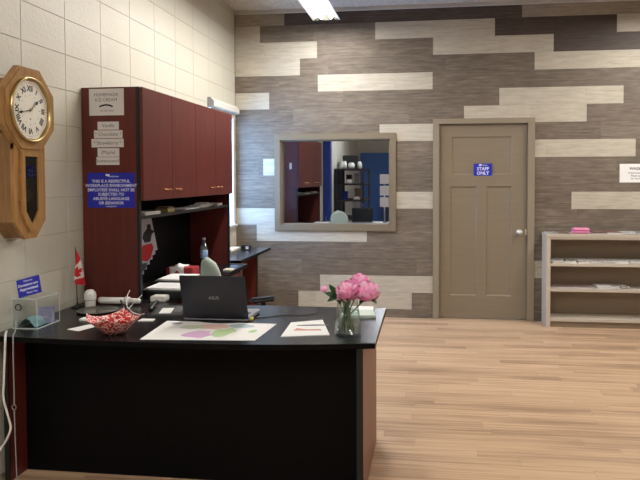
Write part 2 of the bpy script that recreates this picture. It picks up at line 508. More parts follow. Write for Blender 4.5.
# staff door
dr = MB()
X0, X1, ZT = .088, .972, 2.012
def panel_door(mb, x0, x1, z0, z1, yf, yb, panels):
    t = .010
    rs = sub_all([(x0, x1, z0, z1)], panels)
    for q in rs: mb.box(q[0], q[1], yf, yf+t+.001, q[2], q[3])
    mb.box(x0, x1, yf+t, yb, z0, z1)
    for a0, a1, b0, b1 in panels:
        s = .012
        P = [(a0, b0), (a1, b0), (a1, b1), (a0, b1)]; Q = [(a0+s, b0+s), (a1-s, b0+s), (a1-s, b1-s), (a0+s, b1-s)]
        for i in range(4):
            j = (i+1) % 4
            mb.face([(P[i][0], yf, P[i][1]), (P[j][0], yf, P[j][1]), (Q[j][0], yf+t*.8, Q[j][1]), (Q[i][0], yf+t*.8, Q[i][1])])
panels = [(.213, .823, 1.495, 1.885), (.200, .470, .245, 1.375), (.565, .823, .245, 1.375)]
panel_door(dr, X0, X1, .008, ZT, YF+.022, YF+.062, panels)
bmesh.ops.recalc_face_normals(dr.bm, faces=dr.bm.faces)
d1 = struct(dr.build('door_1', M_TAUPE))
f = MB()
f.box(.022, .085, YF-.02, YF+.0, 0, 2.068, bev=.002); f.box(.975, 1.042, YF-.02, YF+.0, 0, 2.068, bev=.002)
f.box(.085, .975, YF-.02, YF+.0, 2.015, 2.068, bev=.002)
f.box(.075, .086, YF, YF+.12, 0, 2.02); f.box(.974, .985, YF, YF+.12, 0, 2.02); f.box(.075, .985, YF, YF+.12, 2.014, 2.025)
struct(f.build('door_frame', M_TAUPEF, d1))
kx, kz = .898, .905
h = MB(); h.lathe([(.004, 0), (.031, 0), (.031, .006), (.012, .010), (.011, .032), (.024, .040), (.028, .052), (.022, .066), (.004, .070)], (kx, YF+.022, kz), 20, axis='Y')
for v in h.bm.verts: v.co.y = YF+.022-(v.co.y-(YF+.022))
bmesh.ops.recalc_face_normals(h.bm, faces=h.bm.faces)
struct(h.build('door_knob', M_STEEL, d1))
h = MB(); h.box(.955, .9725, YF+.018, YF+.022, kz-.03, kz+.03)
struct(h.build('door_latch', M_STEEL, d1))

def sign(name, label, cat, o, right, up, wd, ht, m_board, lines, m_txt, group=None, th=.0015, extra=None):
    """flat notice: o = centre, right/up vectors; lines = [(text, size, x, y, bold)] relative to the centre"""
    R = Vector(right).normalized(); U = Vector(up).normalized(); N = R.cross(U); o = Vector(o)
    t = thing(name, label, cat, o, group)
    b = MB(); 
    P = [R*sx*wd/2+U*sy*ht/2 for sx, sy in ((-1, -1), (1, -1), (1, 1), (-1, 1))]
    a = [b.bm.verts.new(p) for p in P]; c_ = [b.bm.verts.new(p+N*th) for p in P]
    b.bm.faces.new(list(reversed(a))); b.bm.faces.new(c_)
    for i in range(4): b.bm.faces.new((a[i], a[(i+1) % 4], c_[(i+1) % 4], c_[i]))
    b.build('board' if cat == 'sign' else 'sheet', m_board, t)
    if lines:
        x = MB()
        for (tx, sz, dx, dy, bd) in lines:
            x.text(tx, sz, R*dx+U*dy+N*th, R, U, bold=bd)
        x.build('lettering', m_txt, t)
    if extra: extra(t, R, U, N*(th+.0005))
    return t

def fleck(t, R, U, n, pts, m=M_BLUEW, name='emblem'):
    e = MB(); e.face([R*a+U*b+n for a, b in pts]); e.build(name, m, t)

sign('staff_sign', 'small blue sign reading STAFF ONLY on the taupe door', 'sign', (.530, YF+.0215, 1.545), (1, 0, 0), (0, 0, 1), .182, .124, M_BLUE,
     [('STAFF', .046, 0, -.006, .02), ('ONLY', .046, 0, -.050, .02), ('welcome', .016, .015, .040, .01)], M_BLUEW,
     extra=lambda t, R, U, n: fleck(t, R, U, n, [(-.045, .042), (-.02, .038), (-.01, .052), (-.03, .058)]))
sign('washroom_notice', 'white printed notice on the plank wall above the bookcase', 'notice', (2.085, YF-.0005, 1.503), (1, 0, 0), (0, 0, 1), .44, .185, M_PAPER,
     [('WASHROOMS', .040, 0, .032, .03), ('Washrooms for customers', .026, 0, -.006, .01), ('Please ask at the desk', .026, 0, -.034, .01), ('for the key thank you', .026, 0, -.062, .01)], M_INKG)

# ------------------------------------------------------------------ ceiling light fixture (strip reflector)
M_ENDP = mat('grey_end_plate', srgb(120, 118, 112), .5)
def light_fixture(label, loc, L):
    t = thing('ceiling_light', label, 'ceiling light', loc, 'hanging fluorescent strip lights')
    h = MB(); hw = .137
    # folded sheet reflector, open at the bottom, running along Y
    prof = [(-hw, 0), (-.06, .055), (-.05, .075), (.05, .075), (.06, .055), (hw, 0), (hw-.006, -.001), (.056, .050), (-.056, .050), (-hw+.006, -.001)]
    h.prism(prof, 1, -L/2, L/2)
    h.build('reflector', mat('white_reflector', srgb(240, 240, 236), .4), t)
    for sy in (-1, 1):
        e = MB(); e.prism([(-hw+.004, 0), (-.056, .05), (.056, .05), (hw-.004, 0), (.085, 0), (.075, .022), (.055, .026), (.045, 0), (-.045, 0), (-.055, .026), (-.075, .022), (-.085, 0)], 1, sy*L/2-.004, sy*L/2+.004)
        e.build('end_plate', M_ENDP, t)
    for sx in (-.05, .05):
        q = MB(); q.tube([(sx, -L/2+.02, .022), (sx, L/2-.02, .022)], .016, 12)
        q.build('tube', mat('fluorescent_tube', (1, 1, 1, 1), .5, emit=((1, .95, .86, 1), 9.0)), t)
    for sy in (-1, 1):
        q = MB(); q.tube([(0, sy*L*.36, .075), (0, sy*L*.36, ZC-loc[2])], .005, 6)
        q.build('hanger_rod', M_STEEL, t)
    return t
def lamp(loc, size, power, col=(1, .962, .915)):
    l = bpy.data.lights.new('tube_light', 'AREA'); l.shape = 'RECTANGLE'; l.size = size[0]; l.size_y = size[1]
    l.energy = power; l.color = col
    o = bpy.data.objects.new('tube_light', l); COL.objects.link(o); o.location = loc
    return o
ZL = 3.035
light_fixture('white fluorescent reflector light hanging over the hutch by the plank wall', (-1.03, 5.22, ZL), 2.44)
LA = lamp((-1.03, 5.22, ZL-.004), (.2, 2.36), 58)
for nm, (lx, ly, pw_) in {'right': (2.3, 5.0, 66), 'back': (2.3, .6, 42), 'backleft_fill': (-1.0, -.2, 74)}.items():  # the two by the viewer are unseen fixtures, added as fill light
    light_fixture({'right': 'fluorescent reflector light out of view over the bookcase', 'back': 'added fill light out of view on the right of the viewer', 'backleft_fill': 'added fill light out of view behind the viewer'}[nm], (lx, ly, ZL), 2.44)
    lamp((lx, ly, ZL-.004), (.2, 2.36), pw_)

# ------------------------------------------------------------------ reception desk
DZ = .73
def dark_edges(mb):
    mb.bm.normal_update()
    for f in mb.bm.faces:
        if f.normal.z < .5: f.material_index = 1
def bow(x):   # front edge of the top
    return 2.762 + .0 + (.128*(max(0, x+1.15))**2 if x > -1.15 else .035*(x+1.15)**2)
desk = thing('reception_desk', 'black bow-front reception desk with mahogany end panels and modesty panel', 'desk', (-1.15, 3.2, 0))
O = (-1.15, 3.2, 0)
t = MB(O); pts = [(-2.06, 3.65), (-2.06, bow(-2.06))]
for i in range(1, 25):
    x = -2.06 + i*(1.815/24); pts.append((x, bow(x)))
pts.append((-.25, 3.65))
t.prism(pts, 2, DZ-.025, DZ, bev=.0015)
dark_edges(t); t.build('desk_top', [M_BLACKL, M_BLACKP], desk)
for xa, xb in ((-2.045, -2.02), (-.328, -.300)):
    q = MB(O); q.box(xa, xb, 2.87, 3.58, 0, DZ-.028); 
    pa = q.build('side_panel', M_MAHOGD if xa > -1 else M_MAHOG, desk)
    q = MB(O); q.box(xa-.0006, xb+.0006, 2.862, 2.8705, 0, DZ-.0285); q.build('edge_band', M_BLACK, pa)
q = MB(O); q.box(-2.02, -.328, 3.0, 3.02, .0, DZ-.028); q.build('modesty_panel', M_BLACKP, desk)

# credenza along the wall under the hutch
cr = thing('credenza', 'long black topped mahogany credenza against the block wall under the hutch', 'credenza', (-1.8, 4.5, 0)); O = (-1.8, 4.5, 0)
q = MB(O); q.box(-2.07, -1.56, 3.656, 5.41, DZ-.028, DZ, bev=.002); dark_edges(q); q.build('top', [M_BLACKL, M_BLACKP], cr)
for a in (3.68, 5.32):
    q = MB(O); q.box(-2.06, -1.60, a, a+.025, 0, DZ-.028); q.build('side_panel', M_MAHOG, cr)
q = MB(O); q.box(-2.05, -1.62, 4.80, 5.32, .05, DZ-.028); q.build('pedestal', M_MAHOG, cr)
for k in range(2):
    q = MB(O); q.box(-1.62, -1.60, 4.82, 5.30, .08+k*.31, .37+k*.31-.005, bev=.002); f_ = q.build('drawer', M_MAHOG, cr)
    q = MB(O); q.tube([(-1.60, 5.01, .28+k*.31), (-1.578, 5.02, .28+k*.31), (-1.578, 5.10, .28+k*.31), (-1.60, 5.11, .28+k*.31)], .005); q.build('pull', M_BRONZE, f_)
# far table by the corner
tb = thing('side_table', 'small black topped side table in the corner under the window', 'table', (-1.85, 6.0, 0)); O = (-1.85, 6.0, 0)
q = MB(O); q.box(-2.05, -1.63, 5.44, 6.50, DZ-.002, DZ+.023, bev=.002); dark_edges(q); q.build('table_top', [M_BLACKL, M_BLACKP], tb)
for a in (5.55, 6.05):
    q = MB(O); q.box(-1.80 if a > 6 else -2.04, -1.66 if a > 6 else -1.90, a, a+.03, 0, DZ-.002); pnl = q.build('leg_panel', M_MAHOG, tb)
    q = MB(O); q.box(-1.66 if a > 6 else -1.90, -1.652 if a > 6 else -1.892, a-.0005, a+.0305, 0, DZ-.002); q.build('edge_band', M_BLACK, pnl)

# hutch
hu = thing('hutch', 'mahogany overhead hutch with four doors standing on the credenza', 'hutch', (-1.88, 4.55, DZ)); O = (-1.88, 4.55, DZ)
Y0, Y1, HT = 3.66, 5.405, 2.010
# hutch overhangs the credenza end slightly: panels stand on the top
for nm, a, b in (('end_panel', Y0, Y0+.025), ('end_panel', 5.380, 5.405)):
    q = MB(O); q.box(-2.07, -1.730, a, b, DZ, HT if a < 4 else 1.338)
    e_ = q.build(nm, M_MAHOG, hu)
    q = MB(O); q.box(-1.730, -1.714, a, b, DZ, HT if a < 4 else 1.338); q.build('edge_band', M_BLACK, e_)
q = MB(O)
q.box(-2.07, -1.708, Y0+.025, Y1-.02, HT-.022, HT); q.box(-2.07, -1.708, Y0+.025, Y1-.02, 1.338, 1.358)
q.box(-2.07, -1.708, Y1-.02, Y1, 1.338, HT)
q.box(-2.07, -2.06, Y0+.025, Y1-.02, 1.358, HT-.022)
q.box(-2.06, -1.712, 4.54, 4.56, 1.358, HT-.022)
q.box(-1.7138, -1.7075, Y0, Y0+.0248, 1.338, HT-.0002, mi=1)
q.build('cabinet_box', [M_MAHOG, M_BLACK], hu)
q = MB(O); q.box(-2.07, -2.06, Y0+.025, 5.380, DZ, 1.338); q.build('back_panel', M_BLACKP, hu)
q = MB(O); q.box(-2.06, -1.722, Y0+.025, 5.380, 1.222, 1.240); q.build('shelf', M_BLACK, hu)
for k in range(4):
    a = Y0 + k*.43625 + .0015; b = a + .43625 - .003
    q = MB(O); q.box(-1.706, -1.687, a, b, 1.335, HT-.002, bev=.0015)
    dd = q.build('door', M_MAHOG, hu)
    yc = b-.085 if k % 2 == 0 else a+.085
    q = MB(O); q.tube([(-1.687, yc-.042, 1.395), (-1.675, yc-.040, 1.395), (-1.665, yc-.02, 1.392), (-1.663, yc, 1.391), (-1.665, yc+.02, 1.392), (-1.675, yc+.040, 1.395), (-1.687, yc+.042, 1.395)], .0045, 8)
    for sy in (-1, 1): q.sphere((-1.685, yc+sy*.042, 1.395), .009, u=10, v=6)
    q.build('handle', M_BRONZE, dd)

# paper signs on the hutch end panel
def ep(name, label, cat, xc, zc, wd, ht, board, lines, mt, roll=0, group=None, extra=None):
    R = (math.cos(roll), 0, math.sin(roll)); U = (-math.sin(roll), 0, math.cos(roll))
    return sign(name, label, cat, (xc, Y0-.0002, zc), R, U, wd, ht, board, lines, mt, group=group, extra=extra)
def swoosh(t, R, U, n):
    e = MB(); N_ = 12; vs0 = []; vs1 = []
    for i in range(N_+1):
        a = -1+2*i/N_; vs0.append(R*(a*.042-.002)+U*(-.012-.010*a*a)+n); vs1.append(R*(a*.042-.002)+U*(-.022-.011*a*a)+n)
    e.face(vs0+vs1[::-1]); e.build('curved_line', M_INK, t)
ep('ice_cream_sign', 'white paper sign reading HOMEMADE ICE CREAM at the top of the hutch end', 'notice', -1.911, 1.922, .218, .158, M_PAPERG,
   [('HOMEMADE', .028, -.002, .034, .0), ('ICE CREAM', .028, -.002, .004, .0), ('It\'s the best', .018, .004, -.056, .0)], M_INKG, extra=swoosh)
for (x0, x1, y0_, y1_, tx, lb) in ((97.7, 119, 122, 130, 'Vanilla', 'white paper strip topmost of the five under the ice cream sign'),
                              (94, 122.5, 130.5, 138.3, '* Chocolate *', 'white paper strip second of five, with small stars at both ends'),
                              (91.3, 123.6, 138.8, 147.2, '* Strawberry *', 'widest white paper strip in the middle of the five'),
                              (97.3, 119, 148, 156.5, '(Maple)', 'white paper strip just under the widest strip'),
                              (96, 119, 156.8, 164.5, 'Butterscotch', 'white paper strip lowest of five just above the blue sign')):
    xc = -2.077+((x0+x1)/2-80.5)*.00628; zc = 1.47-((y0_+y1_)/2-177.6)*.00605
    ep('flavour_strip', lb, 'notice', xc, zc, (x1-x0)*.00628, (y1_-y0_)*.006, M_PAPERG, [(tx, .030, 0, -.009, .0)], M_INKG, group='flavour strips on the hutch end')
ep('workplace_sign', 'large blue sign about a respectful workplace on the hutch end panel', 'sign', -1.890, 1.398, .298, .208, M_BLUE,
   [('welcome', .016, .02, .078, .01), ('THIS IS A RESPECTFUL', .0245, 0, .046, .02), ('WORKPLACE ENVIRONMENT', .0245, 0, .020, .02), ('EMPLOYEES SHALL NOT BE', .0245, 0, -.006, .02),
    ('SUBJECTED TO', .0245, 0, -.032, .02), ('ABUSIVE LANGUAGE', .0245, 0, -.058, .02), ('OR BEHAVIOR', .0245, 0, -.084, .02), ('management', .013, 0, -.099, .01)], M_BLUEW,
   extra=lambda t, R, U, n: fleck(t, R, U, n, [(-.035, .088), (-.01, .080), (-.005, .094), (-.03, .098)]))
# tag on the far end of the hutch (seen in the window)
q = MB((-1.80, 5.406, 1.62)); q.box(-1.815, -1.785, 5.4051, 5.407, 1.58, 1.66, rz=0)
o_ = q.build('paper_tag', M_PAPER); tag(o_, 'small white paper tag taped on the window end of the hutch', 'paper tag')

# poster at the back of the hutch
def on_back(pts, x): return [(x, y, z) for y, z in pts]
po = thing('poster', 'pale poster with black and red picture and stepped lower edge at hutch back', 'poster', (-2.058, 4.7, 1.0)); O = (-2.058, 4.7, 1.0)
q = MB(O); st = [(4.210, 1.19), (4.580, 1.19), (4.695, .925), (4.650, .925), (4.650, .895), (4.600, .895), (4.600, .865), (4.550, .865), (4.550, .835), (4.500, .835), (4.500, .805), (4.450, .805), (4.450, .775), (4.210, .775)]
q.prism(st, 0, -2.0595, -2.0575); q.build('sheet', mat('lilac_paper', srgb(176, 172, 182), .7), po)
q = MB(O)
q.prism([(4.450, 1.07), (4.510, 1.10), (4.510, 1.13), (4.570, 1.13), (4.580, 1.09), (4.640, 1.07), (4.590, 1.05), (4.570, 1.00), (4.470, 1.0), (4.430, 1.04)], 0, -2.0575, -2.057); q.build('dark_figure', M_INK, po)
q = MB(O)
q.prism([(4.430, .985), (4.590, .985), (4.620, .95), (4.570, .88), (4.510, .86), (4.410, .88)], 0, -2.0575, -2.057); q.build('red_figure', M_RED, po)
q = MB(O)
q.prism([(4.370, .86), (4.510, .85), (4.490, .82), (4.450, .80), (4.350, .80)], 0, -2.0575, -2.057); q.build('grey_figure', M_DKGREY, po)

# things on the hutch shelf
def paper_pile(name, label, cat, x, y, z, w_, d_, n, m, jit=.01, group=None, rz=0, th=.004, curl=0):
    t = thing(name, label, cat, (x, y, z), group)
    for i in range(n):
        q = MB(); a = rz + random.uniform(-jit, jit)*8
        R = Matrix.Rotation(a, 3, 'Z'); ox, oy = random.uniform(-jit, jit), random.uniform(-jit, jit)
        zz = i*th
        def fn(u, v, zz=zz, top=0): 
            p = R @ Vector(((u-.5)*w_+ox, (v-.5)*d_+oy, 0)); return (p.x, p.y, zz+top+curl*(max(0, v-.6))**2)
        N_ = 6 if curl else 1
        q.sheet(lambda u, v: fn(u, v, zz, 0), 1, N_); q.sheet(lambda u, v: fn(u, v, zz, th*.9), 1, N_)
        bmesh.ops.recalc_face_normals(q.bm, faces=q.bm.faces)
        # sides
        q.bm.verts.ensure_lookup_table(); 
        e = [ed for ed in q.bm.edges if ed.is_boundary]
        try: bmesh.ops.bridge_loops(q.bm, edges=e)
        except Exception: pass
        for f_ in q.bm.faces: f_.smooth = False
        q.build('sheet', m[i % len(m)], t)
    return t
paper_pile('envelope_stack', 'white envelope stack at the left end of the hutch shelf', 'envelopes', -1.79, 3.90, 1.240, .11, .22, 3, [M_PAPER, M_PAPERG], .004, th=.006)
bx = thing('card_box', 'small yellowish card box on the hutch shelf', 'box', (-1.785, 4.20, 1.240))
q = MB(); q.box(-.045, .045, -.06, .06, 0, .024, bev=.002); q.build('body', mat('straw_card', srgb(166, 152, 104), .7), bx)
q = MB(); q.box(-.040, .040, -.05, .05, .0245, .038); q.build('cards', mat('brown_cards', srgb(110, 84, 62), .8), bx)
paper_pile('folded_papers', 'thin white folded papers in the middle of the hutch shelf', 'papers', -1.79, 4.56, 1.240, .12, .26, 3, [M_PAPER, M_PAPERG], .012, th=.004)
t = paper_pile('loose_letters', 'loose white letters fanned on the hutch shelf', 'papers', -1.80, 4.90, 1.240, .10, .22, 5, [M_PAPER, M_PAPERG, M_PAPER], .02, th=.004, curl=.10)
paper_pile('notepad', 'small pale notepad at the right end of the hutch shelf', 'notepad', -1.79, 5.24, 1.240, .09, .12, 4, [M_PAPERG, M_PAPER], .002, th=.005)

# things on the credenza
def tray(loc, label, top_z, wd, dp):
    t = thing('letter_tray', label, 'letter tray', loc, 'letter trays on the credenza')
    q = MB(); q.box(-wd/2, wd/2, -dp/2, dp/2, 0, top_z-.01, bev=.006); q.build('body', M_DKGREY, t)
    q = MB(); q.box(-wd/2+.005, wd/2-.005, -dp/2-.004, -dp/2, .008, top_z-.016); q.build('front_panel', M_BLACK, t)
    for k in range(3):
        q = MB(); q.box(-wd/2+.02+k*.004, wd/2-.03+k*.006, -dp/2+.012, dp/2-.02-k*.004, top_z-.01+k*.004, top_z-.0065+k*.004, rz=.02*(k-1), c=(0, 0, 0)); q.build('paper', [M_PAPER, M_PAPERG][k % 2], t)
    return t
tray((-1.635, 3.925, DZ), 'dark low tray with white paper on top nearest the desk', .058, .29, .25)
tray((-1.76, 4.37, DZ), 'dark letter tray of white paper behind the nearer one', .045, .26, .30)
nt_ = MB((-1.63, 3.73, DZ)); nt_.box(-1.67, -1.58, 3.69, 3.770, DZ, DZ+.030, bev=.004)
tag(nt_.build('tape_dispenser', M_WHITE), 'small white block in front of the dark paper tray', 'tape dispenser')
rb = thing('red_box', 'red box with a white paper bag folded over it on the credenza', 'box', (-1.845, 4.66, DZ))
q = MB(); q.box(-.105, .105, -.07, .07, 0, .075, bev=.006); q.build('body', mat('red_card', srgb(190, 60, 66), .5, noise=((20, 20, 20), srgb(160, 44, 54))), rb)
q = MB()
def fnb(u, v):
    x = -.075+.11*u; a = v*2
    if a < 1: y = -.075; z = .035+.045*a - .02*math.sin(u*9)
    else: y = -.075+.13*(a-1); z = .084+.018*math.sin(u*7+a*3)*math.sin((a-1)*PI)
    return (x, y, z)
q.sheet(fnb, 12, 12); q.build('paper_bag', M_PAPER, rb)
# water bottle
wb = thing('water_bottle', 'clear plastic water bottle with blue label on the credenza', 'bottle', (-1.86, 5.16, DZ))
wb.scale = (.93, .93, .93)
q = MB(); q.lathe([(.001, 0), (.030, 0), (.034, .006), (.034, .06), (.0325, .065), (.0345, .07), (.0345, .17), (.030, .195), (.017, .225), (.0125, .235), (.0125, .245), (.001, .245)], (0, 0, 0), 20)
q.build('bottle_body', clear_mat('pet_plastic', (.80, .88, .94, 1), .28)[0], wb)
q = MB(); q.lathe([(.0346, .085), (.0352, .086), (.0352, .152), (.0346, .153)], (0, 0, 0), 20); q.build('bottle_label', mat('blue_bottle_label', srgb(96, 140, 196), .4, noise=((20, 20, 40), srgb(176, 196, 220))), wb)
q = MB(); q.lathe([(.001, .2455), (.0145, .2455), (.0145, .262), (.001, .264)], (0, 0, 0), 16); q.build('bottle_cap', M_PAPERG, wb)
q = MB((-1.60, 5.02, DZ)); q.box(-1.64, -1.57, 4.98, 5.06, DZ, DZ+.010, bev=.001)
tag(q.build('folder', M_PAPERB), 'cream folder lying at the front edge of the credenza by the window', 'folder')
# on the side table
q = MB((-1.96, 6.1, DZ+.023)); q.box(-2.03, -1.90, 6.02, 6.34, DZ+.023, DZ+.045, bev=.003)
tag(q.build('paper_stack', M_PAPERB), 'cream stack of papers on the side table by the corner', 'papers')
ck = thing('desk_clock', 'small black box shaped clock on the corner side table', 'clock', (-1.82, 6.26, DZ+.023))
q = MB(); q.box(-.040, .040, -.04, .04, 0, .050, bev=.006); q.build('body', M_BLACK, ck)
q = MB(); q.box(.005, .035, -.0412, -.0402, .010, .040); q.build('display', M_PAPERG, ck)

# roller blind head rail
rb_ = thing('roller_blind', 'white roller blind head rail above the window behind the hutch', 'blind', (XL+.035, 6.2, 2.16))
q = MB((XL+.035, 6.2, 2.16))
q.prism([(XL+.001, 2.225), (XL+.028, 2.225), (XL+.060, 2.19), (XL+.060, 2.15), (XL+.04, 2.137), (XL+.001, 2.137)], 1, 5.90, 6.72)
q.build('cassette', M_WHITE, rb_)
q = MB((XL+.035, 6.2, 2.16)); q.prism([(XL+.001, 2.228), (XL+.029, 2.228), (XL+.062, 2.192), (XL+.062, 2.148), (XL+.041, 2.134), (XL+.001, 2.134)], 1, 5.888, 5.90); q.build('end_cap', M_GREY, rb_)
q = MB((XL+.035, 6.2, 2.16)); q.box(XL+.02, XL+.022, 5.92, 6.69, 2.08, 2.14); q.build('shade', M_WHITE, rb_)

# ------------------------------------------------------------------ office chair
def make_chair(x, y, th):
    t = thing('office_chair', 'sage green office chair with black armrests behind the laptop', 'chair', (x, y, 0), rz=th)
    # local: faces +X, seat centre at the origin, backrest at -X
    q = MB()
    def fr_(u, v, front):
        a = (u-.5)*2; h_ = .55+.418*v
        w_ = .196*math.sqrt(max(0, 1-max(0, (v-.55)/.45)**2.4))*(.88+.12*v)
        w_ = max(w_, .012)
        yy = a*w_; bowx = .022*a*a*(w_/.196)
        xx = -.265 - .03*v + bowx + (.030 if front else -.018)*(1-abs(a)**4*.8)*(1 if v < .97 else .5)
        return (xx, yy, h_)
    n = 16
    F = [[q.V(fr_(i/n, j/n, True)) for j in range(n+1)] for i in range(n+1)]
    B = [[q.V(fr_(i/n, j/n, False)) for j in range(n+1)] for i in range(n+1)]
    for i in range(n):
        for j in range(n):
            q.bm.faces.new((F[i][j], F[i+1][j], F[i+1][j+1], F[i][j+1])); q.bm.faces.new((B[i][j], B[i][j+1], B[i+1][j+1], B[i+1][j]))
    for i in range(n):
        for j in (0, n): q.bm.faces.new((F[i][j], F[i+1][j], B[i+1][j], B[i][j]))
        for j in (0, n): q.bm.faces.new((F[j][i], F[j][i+1], B[j][i+1], B[j][i]))
    bmesh.ops.recalc_face_normals(q.bm, faces=q.bm.faces)
    q.build('backrest', M_SAGE, t, smooth=True)
    q = MB(); q.box(-.24, .24, -.24, .24, .44, .52, bev=.035, seg=4); q.build('seat', M_SAGE, t, smooth=True)
    q = MB(); q.tube([(-.10, 0, .43), (-.26, 0, .42), (-.31, 0, .50), (-.305, 0, .66)], .018, 8); q.build('back_bracket', M_BLACK, t)
    for sy in (-1, 1):
        q = MB(); q.box(-.11, .06, sy*.245-.03, sy*.245+.03, .700, .730, bev=.014, seg=3); a_ = q.build('armrest', M_BLACK, t)
        q = MB(); q.tube([(0, sy*.2, .45), (-.01, sy*.245, .47), (-.02, sy*.245, .70)], .016, 8); q.build('arm_post', M_BLACK, a_)
    q = MB(); q.tube([(0, 0, .10), (0, 0, .44)], .028, 12); q.build('gas_lift', M_BLACK, t)
    for k in range(5):
        a = 2*PI*k/5+.3
        q = MB(); q.tube([(0, 0, .12), (.28*math.cos(a), .28*math.sin(a), .075)], .02, 8, radii=[.028, .016]); l_ = q.build('base_leg', M_BLACK, t)
        q = MB(); q.lathe([(.001, -.022), (.026, -.022), (.028, 0), (.026, .022), (.001, .022)], (.28*math.cos(a), .28*math.sin(a), .029), 14, axis='Y'); q.build('caster', M_BLACK, l_)
    return t
TH = math.radians(39)
make_chair(-1.385+.28*math.cos(TH), 3.93+.28*math.sin(TH), TH)

# ------------------------------------------------------------------ things on the desk
lp = thing('laptop', 'black open laptop with its lid back to the visitor on the desk', 'laptop', (-1.100, 3.22, DZ))
q = MB(); q.box(-.173, .173, 0, .235, .004, .020, bev=.003); q.build('base', mat('laptop_deck', srgb(150, 150, 156), .35), lp)
q = MB(); 
for r in range(5):
    for k_ in range(14): q.box(-.150+k_*.0215, -.150+k_*.0215+.018, .045+r*.019, .045+r*.019+.016, .0202, .0218)
q.build('keyboard', M_BLACK, lp)
q = MB(); q.box(-.05, .05, .160, .222, .0202, .0208); q.build('touchpad', M_GREY, lp)
for sx in (-1, 1):
    q = MB(); q.box(sx*.15-.012, sx*.15+.012, .02, .22, 0, .004); q.build('rubber_foot', M_BLACK, lp)
q = MB(); hgt = .235; tl = math.radians(14)
q.box(-.173, .173, -.008, 0, 0, hgt, bev=.003, seg=3)
Rm = Matrix.Rotation(tl, 3, 'X')
for v in q.bm.verts: v.co = Rm @ v.co + Vector((0, .002, .016))
lid = q.build('lid', mat('laptop_lid_blue_black', srgb(26, 28, 36), .34), lp)
q = MB(); q.box(-.162, .162, 0, .0006, .012, hgt-.012)
for v in q.bm.verts: v.co = Rm @ v.co + Vector((0, .0025, .016))
q.build('screen', mat('dark_screen', srgb(14, 16, 22), .15), lid)
q = MB(); q.text('ASUS', .024, Vector((0, 0, 0)), (1, 0, 0), (0, 0, 1), bold=.02)
for v in q.bm.verts: v.co = Rm @ (v.co + Vector((0.0, -.0084, .108))) + Vector((0, .002, .016))
q.build('lettering', M_GREY, lid)
q = MB(); q.tube([(-.15, .002, .018), (.15, .002, .018)], .007, 10); q.build('hinge', M_BLACK, lp)
# usb stick and cables
q = MB((-.925, 3.262, DZ)); q.box(-.936, -.914, 3.25, 3.275, DZ+.0, DZ+.014, bev=.003)
tag(q.build('usb_plug', mat('yellow_plastic', srgb(214, 206, 88), .4)), 'small yellow plug on the desk beside the laptop', 'plug')
def curve_pts(P, n=10):
    P = [Vector(p) for p in P]; out = []
    Q = [P[0]*2-P[1]]+P+[P[-1]*2-P[-2]]
    for i in range(1, len(Q)-2):
        for k_ in range(n):
            t_ = k_/n; a, b, c_, d_ = Q[i-1], Q[i], Q[i+1], Q[i+2]
            out.append(.5*((2*b)+(-a+c_)*t_+(2*a-5*b+4*c_-d_)*t_**2+(-a+3*b-3*c_+d_)*t_**3))
    out.append(P[-1]); return out
def cable(name, label, cat, P, r, m, extra=None):
    o = Vector(P[0]); q = MB(o); q.tube(curve_pts(P), r, 8)
    return tag(q.build(name, m), label, cat)
z = DZ+.0035
cable('power_cable', 'thin black cable running from the laptop across the desk to the right', 'cable', [(-.93, 3.29, z), (-.86, 3.33, z), (-.78, 3.40, z), (-.68, 3.40, z), (-.62, 3.47, z), (-.64, 3.60, z)], .0025, M_BLACK)
cable('mouse_cable', 'thin black cable looping on the map in front of the laptop', 'cable', [(-1.20, 3.205, z), (-1.14, 3.17, z+.003), (-1.05, 3.16, z+.003), (-.98, 3.18, z+.003), (-.93, 3.215, z)], .0035, M_BLACK)

# map
mp = thing('town_map', 'large white map with green, pink and salmon areas on the desk', 'map', (-1.09, 3.0, DZ))
cor = [(-1.322, 2.805), (-.792, 2.85), (-.772, 3.186), (-1.352, 3.190)]
q = MB((-1.09, 3.0, DZ)); q.prism(cor, 2, DZ+.0002, DZ+.0016); q.build('sheet', M_PAPER, mp)
def bl(u, v):   # u right, v back
    a = Vector(cor[0]).lerp(Vector(cor[1]), u); b = Vector(cor[3]).lerp(Vector(cor[2]), u); return a.lerp(b, v)
def blob(u, v, ru, rv, n=14, rough=.25, seed=0):
    rd = random.Random(seed); return [bl(u+ru*math.cos(2*PI*i/n)*(1+rd.uniform(-rough, rough)), v+rv*math.sin(2*PI*i/n)*(1+rd.uniform(-rough, rough))) for i in range(n)]
for nm, u, v, ru, rv, cl, sd in (('green_area', .64, .40, .10, .26, (182, 210, 160), 1), ('pink_area', .44, .28, .12, .20, (206, 168, 204), 2), ('salmon_area', .50, .72, .14, .15, (226, 194, 182), 3),
                             ('pale_green_area', .30, .68, .11, .11, (198, 206, 184), 4), ('grey_area', .12, .86, .05, .06, (140, 140, 160), 5), ('blue_area', .72, .80, .11, .12, (170, 194, 200), 6), ('mint_area', .88, .50, .035, .10, (170, 206, 150), 7)):
    q = MB((-1.09, 3.0, DZ)); q.face([(p.x, p.y, DZ+.0018+sd*.00004) for p in blob(u, v, ru, rv, seed=sd)]); q.build(nm, mat('map_'+nm, srgb(*cl), .8), mp)
